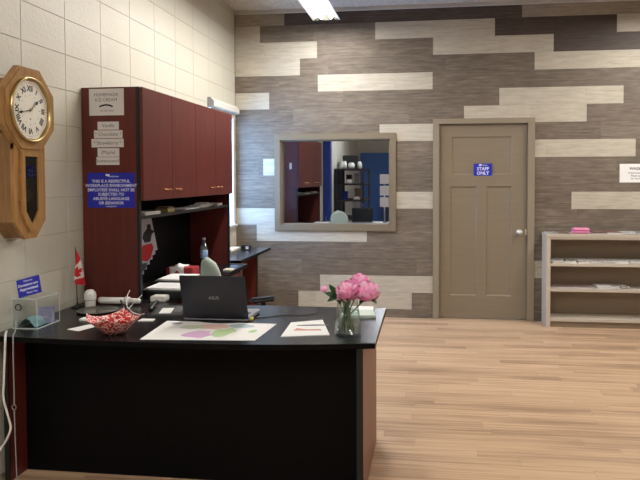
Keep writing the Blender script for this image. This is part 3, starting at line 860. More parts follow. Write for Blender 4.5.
# leaflet with swoosh
lf = thing('leaflet', 'white printed leaflet with red print on the desk beside the vase', 'leaflet', (-.58, 3.1, DZ)); O = (-.58, 3.1, DZ)
q = MB(O); q.prism([(-.690, 2.93), (-.470, 2.99), (-.555, 3.30), (-.705, 3.22)], 2, DZ+.0002, DZ+.003); q.build('sheet', M_PAPER, lf)
q = MB(O); q.face([(-.66+.16*t_, 3.16+.03*t_+.012*math.sin(t_*PI), DZ+.0034) for t_ in [i/8 for i in range(9)]]+[(-.66+.16*t_, 3.145+.03*t_-.002*math.sin(t_*PI), DZ+.0034) for t_ in [i/8 for i in range(8, -1, -1)]]); q.build('curved_line', M_INKG, lf)
q = MB(O)
q.face([(-.655, 3.045, DZ+.0034), (-.52, 3.065, DZ+.0034), (-.53, 3.095, DZ+.0034), (-.60, 3.082, DZ+.0034), (-.65, 3.10, DZ+.0034)])
q.build('red_print', mat('rust_print', srgb(196, 142, 128), .7), lf)
# folded booklet behind the vase
bk = thing('booklet', 'pale green folded booklet lying behind the flower vase', 'booklet', (-.36, 3.42, DZ)); O = (-.36, 3.42, DZ)
q = MB(O); q.prism([(-.47, 3.36), (-.285, 3.385), (-.315, 3.53), (-.47, 3.51)], 2, DZ, DZ+.014); q.build('cover', mat('pale_green_card', srgb(196, 210, 198), .7), bk)
q = MB(O); q.prism([(-.47, 3.50), (-.315, 3.52), (-.32, 3.65-.01), (-.47, 3.64)], 2, DZ, DZ+.011); q.build('flap', M_PAPER, bk)

# note paper, pen by the candy
q = MB((-1.76, 2.99, DZ)); q.prism([(-1.765, 2.955), (-1.690, 2.925), (-1.640, 3.065), (-1.715, 3.065)], 2, DZ, DZ+.0015)
tag(q.build('note_paper', M_PAPER), 'blank white note paper left of the candy basket', 'paper')
q = MB((-1.74, 3.16, DZ)); q.prism([(-1.815, 3.15), (-1.63, 3.14), (-1.63, 3.185), (-1.815, 3.20)], 2, DZ, DZ+.008)
tag(q.build('envelope', M_PAPER), 'narrow white envelope behind the candy basket', 'envelope')
q = MB((-1.5, 3.2, DZ)); q.prism([(-1.50, 3.165), (-1.425, 3.175), (-1.43, 3.22), (-1.50, 3.215)], 2, DZ, DZ+.004)
tag(q.build('folded_note', M_PAPER), 'folded white note right of the candy basket', 'paper')

# candy basket: folded paper tray with red squares
CBX, CBY = -1.500, 2.912
cb = thing('candy_basket', 'red and white patterned paper basket of candy on the desk', 'basket', (CBX, CBY, DZ))
M_BSK = NT('red_white_checked_paper')
tc = M_BSK.n('TexCoord'); vr = M_BSK.n('TexVoronoi'); vr.inputs['Scale'].default_value = 78
M_BSK.l(tc.outputs['Object'], vr.inputs['Vector']); fz = M_BSK.math('LESS_THAN', vr.outputs['Distance'], .52)
M_BSK.l(M_BSK.mixc(fz, srgb(236, 196, 188), srgb(186, 34, 44)), M_BSK.b.inputs['Base Color'])
q = MB(); n = 8
def bsk(u, v, o_=0):   # square sheet folded into a dish: corners up, mid-sides lower
    a, b = (u-.5)*2, (v-.5)*2
    m_ = max(abs(a), abs(b)); cr_ = min(abs(a), abs(b))/max(m_, 1e-6)
    r_ = .045 + .075*max(0, m_-.4)/.6 if m_ > .4 else .045*m_/.4
    d_ = Vector((a, b, 0)); 
    if d_.length > 1e-6: d_.normalize()
    ex = .94+.16*cr_
    r_ = (r_ - o_)*ex
    zz = .002 + (.064+.030*cr_**2)*max(0, m_-.4)/.6 + o_*.8
    p = Matrix.Rotation(math.radians(52), 3, 'Z') @ (d_*r_); return (p.x, p.y, zz)
q.sheet(lambda u, v: bsk(u, v), 20, 20); q.sheet(lambda u, v: bsk(u, v, .0012), 20, 20)
q.build('paper_tray', M_BSK.m, cb, smooth=False)
M_CND = [mat('red_wrapper', srgb(186, 36, 40), .25), mat('white_wrapper', srgb(240, 220, 214), .25)]
for i in range(30):
    rr = .070*math.sqrt(random.random()); a = random.uniform(0, 2*PI)
    zz = DZ + .034 + random.random()*.020 + .018*(rr/.062)
    cd = MB(); s0 = .0115
    cd.box(-s0, s0, -s0*.8, s0*.8, -s0*.5, s0*.5, bev=.003, mi=0 if i % 3 else 1)
    for sx in (-1, 1):
        cd.prism([(sx*s0, 0), (sx*s0*1.8, .006), (sx*s0*1.8, -.006)], 2, -.001, .001, mi=1 if i % 3 else 0)
    ob = cd.build('candy', M_CND); ob.location = (CBX+rr*math.cos(a), CBY+rr*math.sin(a), zz); ob.rotation_euler = (random.uniform(-.5, .5), random.uniform(-.5, .5), random.uniform(0, 6))
    tag(ob, 'red wrapped candy in the patterned paper basket' if i % 3 else 'white wrapped candy in the patterned paper basket', 'candy', 'red wrapped candies in the paper basket' if i % 3 else 'white wrapped candies in the paper basket')

# flag on a stand
fl = thing('desk_flag', 'small red and white maple leaf flag on a black stand by the wall', 'flag', (-2.008, 3.47, DZ)); 
q = MB(); q.lathe([(.001, 0), (.034, 0), (.034, .006), (.012, .014), (.006, .026), (.001, .026)], (0, 0, 0), 20); q.build('base', M_BLACK, fl)
q = MB(); q.tube([(0, 0, .014), (-.006, 0, .342)], .0026, 8); q.build('pole', M_BLACK, fl)
q = MB(); q.sphere((-.006, 0, .346), .0055, u=10, v=8); q.build('finial', M_BRASS, fl)
leaf = [(0, .42), (.07, .28), (.14, .33), (.11, .1), (.24, .22), (.26, .15), (.38, .17), (.33, .05), (.38, 0), (.18, -.18), (.2, -.26), (.02, -.22), (.02, -.42), (-.02, -.42), (-.02, -.22), (-.2, -.26), (-.18, -.18), (-.38, 0), (-.33, .05), (-.38, .17), (-.26, .15), (-.24, .22), (-.11, .1), (-.14, .33), (-.07, .28)]
def inside(x, y, P):
    c_ = False; j = len(P)-1
    for i in range(len(P)):
        if (P[i][1] > y) != (P[j][1] > y) and x < (P[j][0]-P[i][0])*(y-P[i][1])/(P[j][1]-P[i][1])+P[i][0]: c_ = not c_
        j = i
    return c_
def fpos(u, v):
    zt_ = .330 - (1-v)*.115*(1-.92*u) - .195*u
    x0 = -.028*math.sin(min(1, u*1.1)*PI*.8) + .004*u
    x1 = .066*u**.75
    fold = .014*math.sin(v*8+u*2.5)*min(1, u*3)
    return (-.004 + x0*(1-v) + x1*v, fold, zt_ + .006*math.sin(v*6)*u)
q = MB()
q.sheet(fpos, 64, 40, mifn=lambda u, v: 0 if (u < .25 or u > .75 or inside((u-.5)*2.0, (v-.5)*1.0, leaf)) else 1)
q.build('cloth', [mat('flag_red', srgb(196, 30, 44), .8), mat('flag_white', srgb(222, 218, 212), .8)], fl)

# white rounded device and tube, round glass dish
wd_ = thing('camera_base', 'white rounded plastic device standing beside the flag', 'device', (-1.935, 3.48, DZ))
q = MB(); q.lathe([(.001, 0), (.026, 0), (.029, .005), (.030, .04), (.033, .048), (.034, .07), (.030, .088), (.018, .101), (.001, .105)], (0, 0, 0), 24); q.build('body', M_WHITE, wd_)
q = MB(); q.lathe([(.0305, .042), (.0345, .044), (.0345, .046), (.0305, .047)], (0, 0, 0), 24); q.build('seam', M_GREY, wd_)
for sx in (-1, 1):
    q = MB(); q.sphere((.008+sx*.008, -.030, .076), .0026, u=8, v=6); q.build('indicator', M_DKGREY, wd_)
wt = thing('handheld_scanner', 'white tubular handpiece lying beside the rounded device', 'handpiece', (-1.82, 3.575, DZ))
q = MB(); q.lathe([(.001, -.115), (.016, -.113), (.019, -.10), (.019, .05), (.001, .05)], (0, 0, .024), 18, axis='X'); q.build('body', M_WHITE, wt)
q = MB(); q.lathe([(.001, .05), (.0235, .05), (.0235, .075), (.001, .075)], (0, 0, .0238), 18, axis='X'); q.build('collar', M_PAPERG, wt)
q = MB(); q.lathe([(.001, .075), (.017, .075), (.014, .14), (.001, .142)], (0, 0, .024), 18, axis='X'); q.build('tip', M_WHITE, wt)
ds = MB((-1.835, 3.375, DZ)); ds.lathe([(.001, .001), (.088, .001), (.106, .008), (.110, .009), (.108, .012), (.086, .005), (.001, .005)], (-1.835, 3.375, DZ), 32)
tag(ds.build('round_dish', mat('smoky_dish', srgb(92, 92, 86), .25)), 'shallow grey round dish on the desk in front of the flag', 'dish')

# wiry stems / earphone cords
wc = thing('headset', 'thin wire headset with curled leads standing behind the candy basket', 'headset', (-1.63, 3.30, DZ)); O = (-1.63, 3.30, DZ)
q = MB(O); q.tube(curve_pts([(-1.665, 3.42, .845), (-1.672, 3.40, .812), (-1.655, 3.36, .772), (-1.62, 3.33, .75), (-1.59, 3.315, .739), (-1.56, 3.31, DZ+.004), (-1.54, 3.33, DZ+.004)]), .0026, 8); q.build('white_lead', M_WHITE, wc)
q = MB(O); q.tube(curve_pts([(-1.585, 3.40, .822), (-1.605, 3.38, .80), (-1.63, 3.35, .765), (-1.64, 3.34, .75)]), .0022, 8); q.build('white_wire', M_WHITE, wc)
q = MB(O); q.tube(curve_pts([(-1.69, 3.36, .80), (-1.665, 3.34, .765), (-1.63, 3.31, .742), (-1.59, 3.27, .7365), (-1.54, 3.25, .7355)]), .0045, 8); q.build('black_band', M_BLACK, wc)
q = MB(O); q.sphere((-1.645, 3.33, .748), .018, (1.2, 1, .9)); q.build('ear_pad', M_BLACK, wc)
# desk phone
ph = thing('desk_phone', 'black desk phone with white card, left of the laptop', 'telephone', (-1.42, 3.36, DZ), rz=.15)
q = MB(); q.prism([(-.07, 0), (.075, 0), (.075, .032), (-.07, .012)], 0, -.10, .09, bev=.003); q.build('body', M_DKGREY, ph)
q = MB(); q.face([(-.035, -.055, .0148), (.03, -.055, .0148), (.03, .03, .0268), (-.035, .03, .0268)]); q.build('number_card', M_PAPER, ph)
q = MB()
for i in range(3):
    for j in range(4):
        yy = -.045+j*.022; q.box(.042+i*.014, .052+i*.014, yy, yy+.014, .014+(yy+.07)*.138, .020+(yy+.07)*.138)
q.build('keypad', M_GREY, ph)
q = MB(); q.tube(curve_pts([(-.075, -.065, .036), (-.075, -.03, .046), (-.075, .03, .054), (-.075, .065, .052)]), .012, 10); q.build('handset', M_BLACK, ph)

# ------------------------------------------------------------------ vase of peonies
VX, VY = -.385, 3.00
vs_ = thing('flower_vase', 'clear glass vase of water at the right end of the desk', 'vase', (VX, VY, DZ))
q = MB(); q.lathe([(.001, .0), (.056, .0), (.062, .006), (.062, .02), (.058, .09), (.049, .15), (.047, .17), (.052, .186), (.0505, .187), (.045, .17), (.047, .15), (.0555, .09), (.0585, .022), (.050, .016), (.001, .016)], (0, 0, 0), 36)
q.build('glass_body', M_VASE, vs_)
q = MB(); q.lathe([(.001, .0165), (.049, .0168), (.0575, .024), (.0545, .09), (.0505, .118), (.001, .118)], (0, 0, 0), 30); q.build('water', clear_mat('water', (.88, .93, .93, 1), .05)[0], vs_)

def peony(label, c, r, seed, m, stem_to, name='peony', group='pink peonies in the vase'):
    rd = random.Random(seed)
    t = thing(name, label, 'flower', (c[0], c[1], c[2]), group)
    q = MB()
    q.sphere((0, 0, 0), r*.55, (1, 1, .85), 12, 8, mi=0)
    layers = ((.62, 30, .44), (.80, 40, .36), (.96, 46, .33))
    for li, (rad, cnt, sz) in enumerate(layers):
        for i in range(cnt):
            zc_ = 1-2*(i+.5)/cnt; zc_ = zc_*.92+.04
            ph_ = i*2.39996+li
            d_ = Vector((math.sqrt(max(0, 1-zc_*zc_))*math.cos(ph_), math.sqrt(max(0, 1-zc_*zc_))*math.sin(ph_), zc_*.86))
            d_ = (d_ + Vector((rd.uniform(-.15, .15),)*1+(rd.uniform(-.15, .15), rd.uniform(-.15, .15)))).normalized()
            a_ = d_.cross(Vector((0, 0, 1)))
            if a_.length < .1: a_ = Vector((1, 0, 0))
            a_.normalize(); b_ = a_.cross(d_).normalized()
            sp_ = rd.uniform(-.7, .7); a2 = a_*math.cos(sp_)+b_*math.sin(sp_); b2 = b_*math.cos(sp_)-a_*math.sin(sp_)
            tilt = rd.uniform(.35, 1.05)
            S_ = sz*r*rd.uniform(.8, 1.2)
            def pet(u, v, d_=d_, a2=a2, b2=b2, S_=S_, rad=rad, tilt=tilt, seed_=rd.random()*9):
                x_ = (u-.5)*2; w_ = S_*(.35+.75*math.sin(min(1, v*1.05)*PI*.62))
                up_ = v*S_*1.25 - S_*.45
                out = r*rad + S_*tilt*(v-.4) - S_*.35*x_*x_*(1 if v > .3 else .5) + .07*S_*math.sin(x_*6+seed_)*v
                return d_*out*.92 + a2*x_*w_*.62 + b2*up_
            q.sheet(pet, 5, 4, mi=rd.choice((0, 0, 1, 2)))
    q.build('petals', [m, M_PINK2 if m is M_PINK else M_PINK, M_PINK3], t, smooth=True)
    s_ = MB(); c0 = Vector(c); e0 = Vector(stem_to)-c0
    s_.tube(curve_pts([(0, 0, -r*.4), Vector((e0.x*.35, e0.y*.35, e0.z*.35)), Vector((e0.x*.7, e0.y*.7, e0.z*.62)), e0]), .0032, 7); s_.build('stem', M_STEM, t)
    s_ = MB()
    for k_ in range(3):
        a = k_*2.1+seed; s_.sheet(lambda u, v: (math.cos(a)*(.3+.5*v)*r+(u-.5)*.02*math.sin(v*PI), math.sin(a)*(.3+.5*v)*r+(u-.5)*.02*math.cos(a), -r*.5-.02*v*v), 3, 5)
    s_.build('sepal', M_LEAF, t, smooth=True)
    return t
zb = DZ+.019
peony('pink peony in the vase, left bloom nearest the leaves', (-.384, 2.965, .938), .054, 3, M_PINK, (VX+.02, VY-.01, zb))
peony('deep pink peony in the vase, upper middle bloom at the back', (-.335, 3.06, .962), .052, 5, M_PINK2, (VX-.02, VY+.02, zb))
peony('large pink peony in the vase, rightmost bloom', (-.290, 2.985, .935), .057, 8, M_PINK, (VX-.035, VY, zb))
# bud and leaves
bd = thing('peony_bud', 'small pink peony bud leaning left out of the vase', 'flower', (-.495, 2.985, .945))
q = MB(); q.sphere((0, 0, 0), .013, (1, 1, 1.05), 12, 8)
for i in range(5):
    a = i*1.256; q.sphere((.008*math.cos(a), .008*math.sin(a), .004), .010, (1, 1, 1.2), 8, 6)
q.build('petals', M_PINK, bd)
q = MB(); q.tube(curve_pts([(0, 0, -.012), (.03, .005, -.035), (.075, .01, -.07), (.115, .02, zb-.945+.01)]), .0026, 7); q.build('stem', M_STEM, bd)
def leafy(label, root, tip, wid, droop, seed):
    root = Vector(root); tip = Vector(tip); o = root
    t = thing('peony_leaf', label, 'leaf', root, 'dark green leaves around the blooms')
    q = MB(); d_ = tip-root; sd = d_.cross(Vector((0, -1, .3))).normalized()
    q.sheet(lambda u, v: d_*v + sd*(u-.5)*2*wid*math.sin(min(1, v*1.02+.02)*PI)**.8 + Vector((0, -.006*abs(u-.5), -droop*v*v)), 6, 10)
    q.build('blade', M_LEAF, t, smooth=True)
    q = MB(); e_ = Vector((VX+seed*.006, VY+.006*seed, DZ+.05))-root
    q.tube(curve_pts([(0, 0, 0), e_*.4+Vector((.01, 0, .02)), e_]), .002, 6); q.build('stem', M_STEM, t)
for i, (tip, wd2, dr_) in enumerate((((-.478, 2.96, .912), .012, .018), ((-.470, 2.97, .975), .013, .0), ((-.455, 2.955, .935), .013, .01), ((-.49, 3.0, .93), .011, .0), ((-.41, 2.945, .895), .012, .01))):
    leafy(['dark leaf drooping down at the left of the vase', 'leaf pointing up beside the pink bud', 'leaf pointing left just under the left peony', 'leaf behind the pink bud stem', 'leaf hanging over the vase rim at the front'][i], (-.425, 2.985, .915), tip, wd2, dr_, i-2)
for i in range(9):
    a = i*.7; rt = Vector((VX+.034*math.cos(a), VY+.034*math.sin(a), zb+.004)); tp = Vector((VX-.026*math.cos(a+.6), VY-.026*math.sin(a+.6), DZ+.195))
    o = MB(rt); o.tube(curve_pts([rt, rt.lerp(tp, .5)+Vector((-.006, 0, 0)), tp]), .003, 7)
    tag(o.build('cut_stem', M_STEM), 'green flower stem standing in the water of the vase', 'stem', 'green stems inside the vase')

# ------------------------------------------------------------------ donation box with sign
bxx0, bxx1, bxy0, bxy1 = -2.045, -1.914, 2.94, 3.135; bz1 = DZ+.145
db = thing('donation_box', 'clear acrylic donation box with banknotes at the wall end of the desk', 'box', (-1.98, 3.04, DZ)); O = (-1.98, 3.04, DZ)
th_ = .003
S.cycles.transparent_max_bounces = 24
for nm, a in (('front_pane', (bxx0, bxx1, bxy0, bxy0+th_, DZ+th_, bz1)), ('back_pane', (bxx0, bxx1, bxy1-th_, bxy1, DZ+th_, bz1)), ('side_pane', (bxx1-th_, bxx1, bxy0+th_, bxy1-th_, DZ+th_, bz1)),
              ('side_pane', (bxx0, bxx0+th_, bxy0+th_, bxy1-th_, DZ+th_, bz1)), ('bottom_pane', (bxx0, bxx1, bxy0, bxy1, DZ, DZ+th_)), ('lid', (bxx0-.004, bxx1+.004, bxy0-.004, bxy1+.004, bz1, bz1+.005))):
    q = MB(O); q.box(*a); q.build(nm, M_ACRYL, db)
q = MB(O)
e1 = .0022
for x_ in (bxx0, bxx1):
    for y_ in (bxy0, bxy1): q.box(x_-e1/2, x_+e1/2, y_-e1/2, y_+e1/2, DZ, bz1)
for z_ in (DZ+.002, bz1+.003):
    for x_ in (bxx0, bxx1): q.box(x_-e1, x_+e1, bxy0, bxy1, z_-e1, z_+e1)
    for y_ in (bxy0, bxy1): q.box(bxx0, bxx1, y_-e1, y_+e1, z_-e1, z_+e1)
q.build('polished_edges', M_EDGE, db)
def note(label, c, w_, l_, curl, m, rz, hz=0):
    t = MB(); t.sheet(lambda u, v: ((u-.5)*w_, (v-.5)*l_, curl*math.sin(v*PI)+hz*u), 4, 12)
    t.sheet(lambda u, v: ((u-.5)*w_, (v-.5)*l_, curl*math.sin(v*PI)+hz*u+.0008), 4, 12)
    o = t.build('banknote', m); o.location = c; o.rotation_euler = (0, 0, rz); tag(o, label, 'banknote')
M_TEAL = mat('teal_banknote', srgb(134, 176, 180), .5, noise=((60, 60, 60), srgb(88, 130, 140)))
M_VIO = mat('violet_banknote', srgb(156, 140, 172), .5, noise=((70, 70, 70), srgb(110, 130, 160)))
note('teal banknote arched on the floor of the donation box', (-1.978, 3.0, DZ+.005), .10, .09, .042, M_TEAL, PI/2)
note('violet banknote crumpled at the back of the donation box', (-1.955, 3.085, DZ+.006), .075, .08, .075, M_VIO, .5)
note('pale blue banknote folded under the violet one', (-1.98, 3.08, DZ+.004), .11, .07, .03, M_TEAL, .2)
# blue donation sign standing on the lid
rl = math.radians(15)
R_ = Vector((math.cos(rl), .12, math.sin(rl))); U_ = Vector((-math.sin(rl), .18, math.cos(rl))); U_ = (U_-R_.normalized()*U_.dot(R_.normalized()))
bs = sign('donation_sign', 'tilted blue card reading Donations Appreciated standing on the clear box', 'sign', (-1.982, 2.985, bz1+.058), R_, U_, .118, .088, M_BLUE,
     [('Welcome', .012, 0, .027, .02), ('Donations are', .0175, -.002, .006, .03), ('Appreciated', .019, 0, -.015, .03), ('Thank You', .013, .012, -.034, .02)], M_BLUEW, th=.003)
# security cable with rings
sc = thing('tether_cord', 'grey tether cord with rings hanging from the donation box over the desk edge', 'cord', (-1.95, 2.85, DZ)); O = (-1.95, 2.85, DZ)
def ring(q, c, r, rr, nrm='Y'):
    pts = [(c[0]+r*math.cos(2*PI*k_/20), c[1], c[2]+r*math.sin(2*PI*k_/20)) for k_ in range(20)]; q.tube(pts, rr, 6, closed=True)
q = MB(O); ring(q, (-2.005, 2.930, DZ+.108), .015, .003); q.build('ring', M_BLACK, sc)
q = MB(O); ring(q, (-1.9235, 2.765, .405), .011, .002); q.build('ring', M_GREY, sc)
ye = bow(-1.93)-.006
q = MB(O); q.tube(curve_pts([(-2.005, 2.93, DZ+.093), (-2.0, 2.91, DZ+.055), (-1.975, 2.86, DZ+.012), (-1.95, 2.81, DZ+.005), (-1.930, ye, DZ-.004), (-1.928, ye-.004, .60), (-1.926, ye-.006, .50), (-1.9235, 2.766, .416)]), .0034, 8); q.build('cord', M_GREY, sc)
q = MB(O); q.tube(curve_pts([(-1.9235, 2.766, .393), (-1.922, 2.768, .2), (-1.920, 2.770, .05), (-1.918, 2.772, .004)]), .003, 8); q.build('cord', M_GREY, sc)
cable('extension_lead', 'white power cord hanging in a loop from the wall end of the desk', 'cord', [(-2.02, 2.86, DZ+.006), (-1.99, 2.81, DZ+.007), (-1.972, 2.782, DZ), (-1.968, 2.772, .68), (-1.976, 2.77, .52), (-1.979, 2.77, .44), (-1.954, 2.77, .345), (-1.947, 2.77, .30), (-1.970, 2.77, .245), (-2.0, 2.77, .20), (-2.04, 2.77, .12), (-2.05, 2.77, .008)], .0052, M_WHITE)

# ------------------------------------------------------------------ wall clock (octagonal drop case)
CY, CZ = 2.972, 1.806; FX = -1.945
cl = thing('wall_clock', 'golden oak octagonal schoolhouse clock with roman dial on the block wall', 'clock', (XL, CY, CZ)); O = (XL, CY, CZ)
def octo(r, cy=CY, cz=CZ): return [(cy+r/math.cos(PI/8)*math.cos(PI/8+k_*PI/4), cz+r/math.cos(PI/8)*math.sin(PI/8+k_*PI/4)) for k_ in range(8)]
q = MB(O); q.prism(octo(.150), 0, XL+.001, FX-.03)
q.prism([(CY-.118, CZ-.12), (CY-.118, CZ-.545), (CY-.04, CZ-.628), (CY+.04, CZ-.628), (CY+.118, CZ-.545), (CY+.118, CZ-.12)], 0, XL+.001, FX-.026)
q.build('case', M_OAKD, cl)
q = MB(O)
# octagon bezel frame: ring of eight mitred staves
def ringprism(q, Po, Pi, x0, x1, xi=None):
    n_ = len(Po)
    for i in range(n_):
        j = (i+1) % n_
        xi_ = x1 if xi is None else xi
        A, B, C_, D_ = Po[i], Po[j], Pi[j], Pi[i]
        q.face([(x1, *A), (x1, *B), (xi_, *C_), (xi_, *D_)]); q.face([(x0, *B), (x0, *A), (x1, *A), (x1, *B)]); q.face([(xi_, *D_), (xi_, *C_), (x0, *C_), (x0, *D_)]); q.face([(x0, *A), (x0, *B), (x0, *C_), (x0, *D_)])
    bmesh.ops.recalc_face_normals(q.bm, faces=q.bm.faces)
ringprism(q, octo(.204), octo(.186), FX-.034, FX-.006)
ringprism(q, octo(.190), octo(.140), FX-.034, FX+.0, FX-.004)
q.build('octagon_frame', M_OAK, cl)
q = MB(O); q.lathe([(.160, -.006), (.162, .004), (.158, .011), (.153, .013), (.148, .008), (.146, .0), (.147, -.006)], (FX, CY, CZ), 48, axis='X'); 
for f_ in list(q.bm.faces):
    if len(f_.verts) > 4: q.bm.faces.remove(f_)
bz = q.build('bezel', M_BRASS, cl)
q = MB(O); q.lathe([(.001, -.010), (.147, -.010), (.147, -.004), (.001, -.004)], (FX, CY, CZ), 48, axis='X', smooth=False)
# numerals, minute track, hands
q.mi = 1; XD = FX-.0035
for k_, tx in enumerate(['XII', 'I', 'II', 'III', 'IIII', 'V', 'VI', 'VII', 'VIII', 'IX', 'X', 'XI']):
    a = k_*PI/6; R3 = Vector((0, math.cos(a), -math.sin(a))); U3 = Vector((0, math.sin(a), math.cos(a)))
    q.text(tx, .038, Vector((XD, CY, CZ))+U3*.091, R3, U3, bold=.035, nudge=.0002)
for k_ in range(60):
    a = k_*PI/30; U3 = Vector((0, math.sin(a), math.cos(a))); R3 = Vector((0, math.cos(a), -math.sin(a)))
    w3 = .0016 if k_ % 5 == 0 else .0007; c0 = Vector((XD, CY, CZ))
    q.face([c0+U3*.127-R3*w3, c0+U3*.127+R3*w3, c0+U3*.134+R3*w3, c0+U3*.134-R3*w3])
    if k_ % 5 == 0:
        q.face([c0+U3*.070-R3*w3, c0+U3*.070+R3*w3, c0+U3*.076+R3*w3, c0+U3*.076-R3*w3])
dial = q.build('dial', [M_DIAL, M_INK], cl)
def hand(nm, a, L_, wd_h):
    q = MB(O); U3 = Vector((0, math.sin(a), math.cos(a))); R3 = Vector((0, math.cos(a), -math.sin(a))); c0 = Vector((FX+.001, CY, CZ))
    P = [(-.012, wd_h), (L_*.62, wd_h*.6), (L_*.66, wd_h*2.6), (L_*.76, wd_h*3.4), (L_*.86, wd_h*1.4), (L_, 0)]
    pts = [c0+U3*l_+R3*w_ for l_, w_ in P]+[c0+U3*l_-R3*w_ for l_, w_ in reversed(P[:-1])]
    q.face(pts); f2 = [p_+Vector((.0012, 0, 0)) for p_ in pts]; q.face(list(reversed(f2)))
    q.build(nm, M_INK, cl)
hand('hour_hand', math.radians(51), .078, .0026); hand('minute_hand', math.radians(258), .108, .002)
q = MB(O); q.lathe([(.001, 0), (.006, 0), (.005, .004), (.001, .005)], (FX, CY, CZ), 12, axis='X'); q.build('centre_pin', M_BRASS, cl)
q = MB(O); q.lathe([(.001, -.004), (.005, -.004), (.005, -.003), (.001, -.003)], (FX, CY, CZ-.045), 12, axis='X'); q.build('winding_hole', M_BRASS, dial)
# drop box front with glass door
q = MB(O)
zo0, zo1 = CZ-.17, CZ-.575
def drop(r, rb, zt_): return [(CY-r, zt_), (CY-r, CZ-.535+.0), (CY-r*.35, CZ-.535-rb), (CY+r*.35, CZ-.535-rb), (CY+r, CZ-.535), (CY+r, zt_)]
ringprism(q, [(CY-.125, CZ-.165), (CY-.125, CZ-.545), (CY-.045, CZ-.632), (CY+.045, CZ-.632), (CY+.125, CZ-.545), (CY+.125, CZ-.165)],
             [(CY-.062, CZ-.215), (CY-.062, CZ-.50), (CY-.008, CZ-.575), (CY+.008, CZ-.575), (CY+.062, CZ-.50), (CY+.062, CZ-.215)], FX-.03, FX-.012)
q.box(FX-.03, FX-.010, CY-.125, CY+.125, CZ-.20, CZ-.166, bev=.003)
q.build('lower_frame', M_OAK, cl)
q = MB(O)
ringprism(q, [(CY-.078, CZ-.205), (CY-.078, CZ-.508), (CY-.02, CZ-.592), (CY+.02, CZ-.592), (CY+.078, CZ-.508), (CY+.078, CZ-.205)],
             [(CY-.052, CZ-.228), (CY-.052, CZ-.495), (CY-.004, CZ-.560), (CY+.004, CZ-.560), (CY+.052, CZ-.495), (CY+.052, CZ-.228)], FX-.014, FX-.0)
dg = q.build('glass_door', M_OAK, cl)
q = MB(O); q.prism([(CY-.054, CZ-.226), (CY-.054, CZ-.495), (CY-.004, CZ-.562), (CY+.004, CZ-.562), (CY+.054, CZ-.495), (CY+.054, CZ-.226)], 0, FX-.0105, FX-.0085); q.build('glass', clear_mat('dark_clock_glass', (.30, .32, .34, 1), .06)[0], dg)
q = MB(O); q.prism([(CY-.060, CZ-.22), (CY-.060, CZ-.50), (CY+.060, CZ-.50), (CY+.060, CZ-.22)], 0, FX-.0255, FX-.0235); q.build('back_board', mat('dark_interior', srgb(46, 42, 38), .7), cl)
q = MB(O); q.tube([(FX-.018, CY, CZ-.2), (FX-.018, CY-.01, CZ-.40)], .002, 6); pn = q.build('pendulum', M_BRASS, cl)
q = MB(O); q.lathe([(.001, -.003), (.030, -.003), (.030, .002), (.001, .004)], (FX-.017, CY-.012, CZ-.42), 24, axis='X'); q.build('bob', M_STEEL, pn)
for zz_ in (CZ-.30, CZ-.45):
    q = MB(O); q.sphere((FX-.011, CY-.090, zz_), .006, u=8, v=6); q.build('peg', M_OAKD, cl)

# ------------------------------------------------------------------ bookcase with brochures
bc = thing('bookcase', 'low greige open bookcase against the plank wall right of the door', 'bookcase', (1.75, 6.64, 0)); O = (1.75, 6.64, 0)
BX0, BX1, BYF, BZ = 1.120, 2.62, 6.505, .912
for a, b in ((BX0, BX0+.025), (BX1-.025, BX1)):
    q = MB(O); q.box(a, b, BYF+.02, YF-.002, 0, BZ-.03); q.build('side_panel', M_SHELF, bc)
for a in (BX0, BX1-.038):
    q = MB(O); q.box(a, a+.038, BYF, BYF+.02, 0, BZ-.03); q.build('stile', M_SHELF, bc)
q = MB(O); q.box(BX0-.004, BX1+.004, BYF-.006, YF-.002, BZ-.03, BZ, bev=.002); q.build('top', M_SHELF, bc)
q = MB(O); q.box(BX0+.038, BX1-.038, BYF, BYF+.02, BZ-.05, BZ-.03); q.build('top_rail', M_SHELF, bc)
q = MB(O); q.box(BX0+.025, BX1-.025, YF-.014, YF-.004, 0, BZ-.03); q.build('back_panel', M_SHELFB, bc)
for zt_ in (.628, .380, .088):
    q = MB(O); q.box(BX0+.025, BX1-.025, BYF+.004, YF-.014, zt_-.028, zt_); q.build('shelf', M_SHELF, bc)
q = MB(O); q.box(BX0+.038, BX1-.038, BYF+.025, BYF+.04, 0, .060); q.build('toe_kick', M_SHELFB, bc)
cols = [srgb(150, 96, 100), srgb(70, 74, 88), srgb(226, 224, 220), srgb(110, 92, 84), srgb(216, 210, 202), srgb(110, 124, 150), srgb(200, 170, 168), srgb(222, 222, 226), srgb(170, 172, 156)]
BM = [mat('brochure_cover_%d' % i, c_, .35, noise=((46, 34, 60), srgb(232, 230, 226) if i % 2 else srgb(62, 60, 66))) for i, c_ in enumerate(cols)]
cnm = ['red', 'slate', 'white', 'brown', 'off-white', 'blue', 'rose', 'bright white', 'olive']
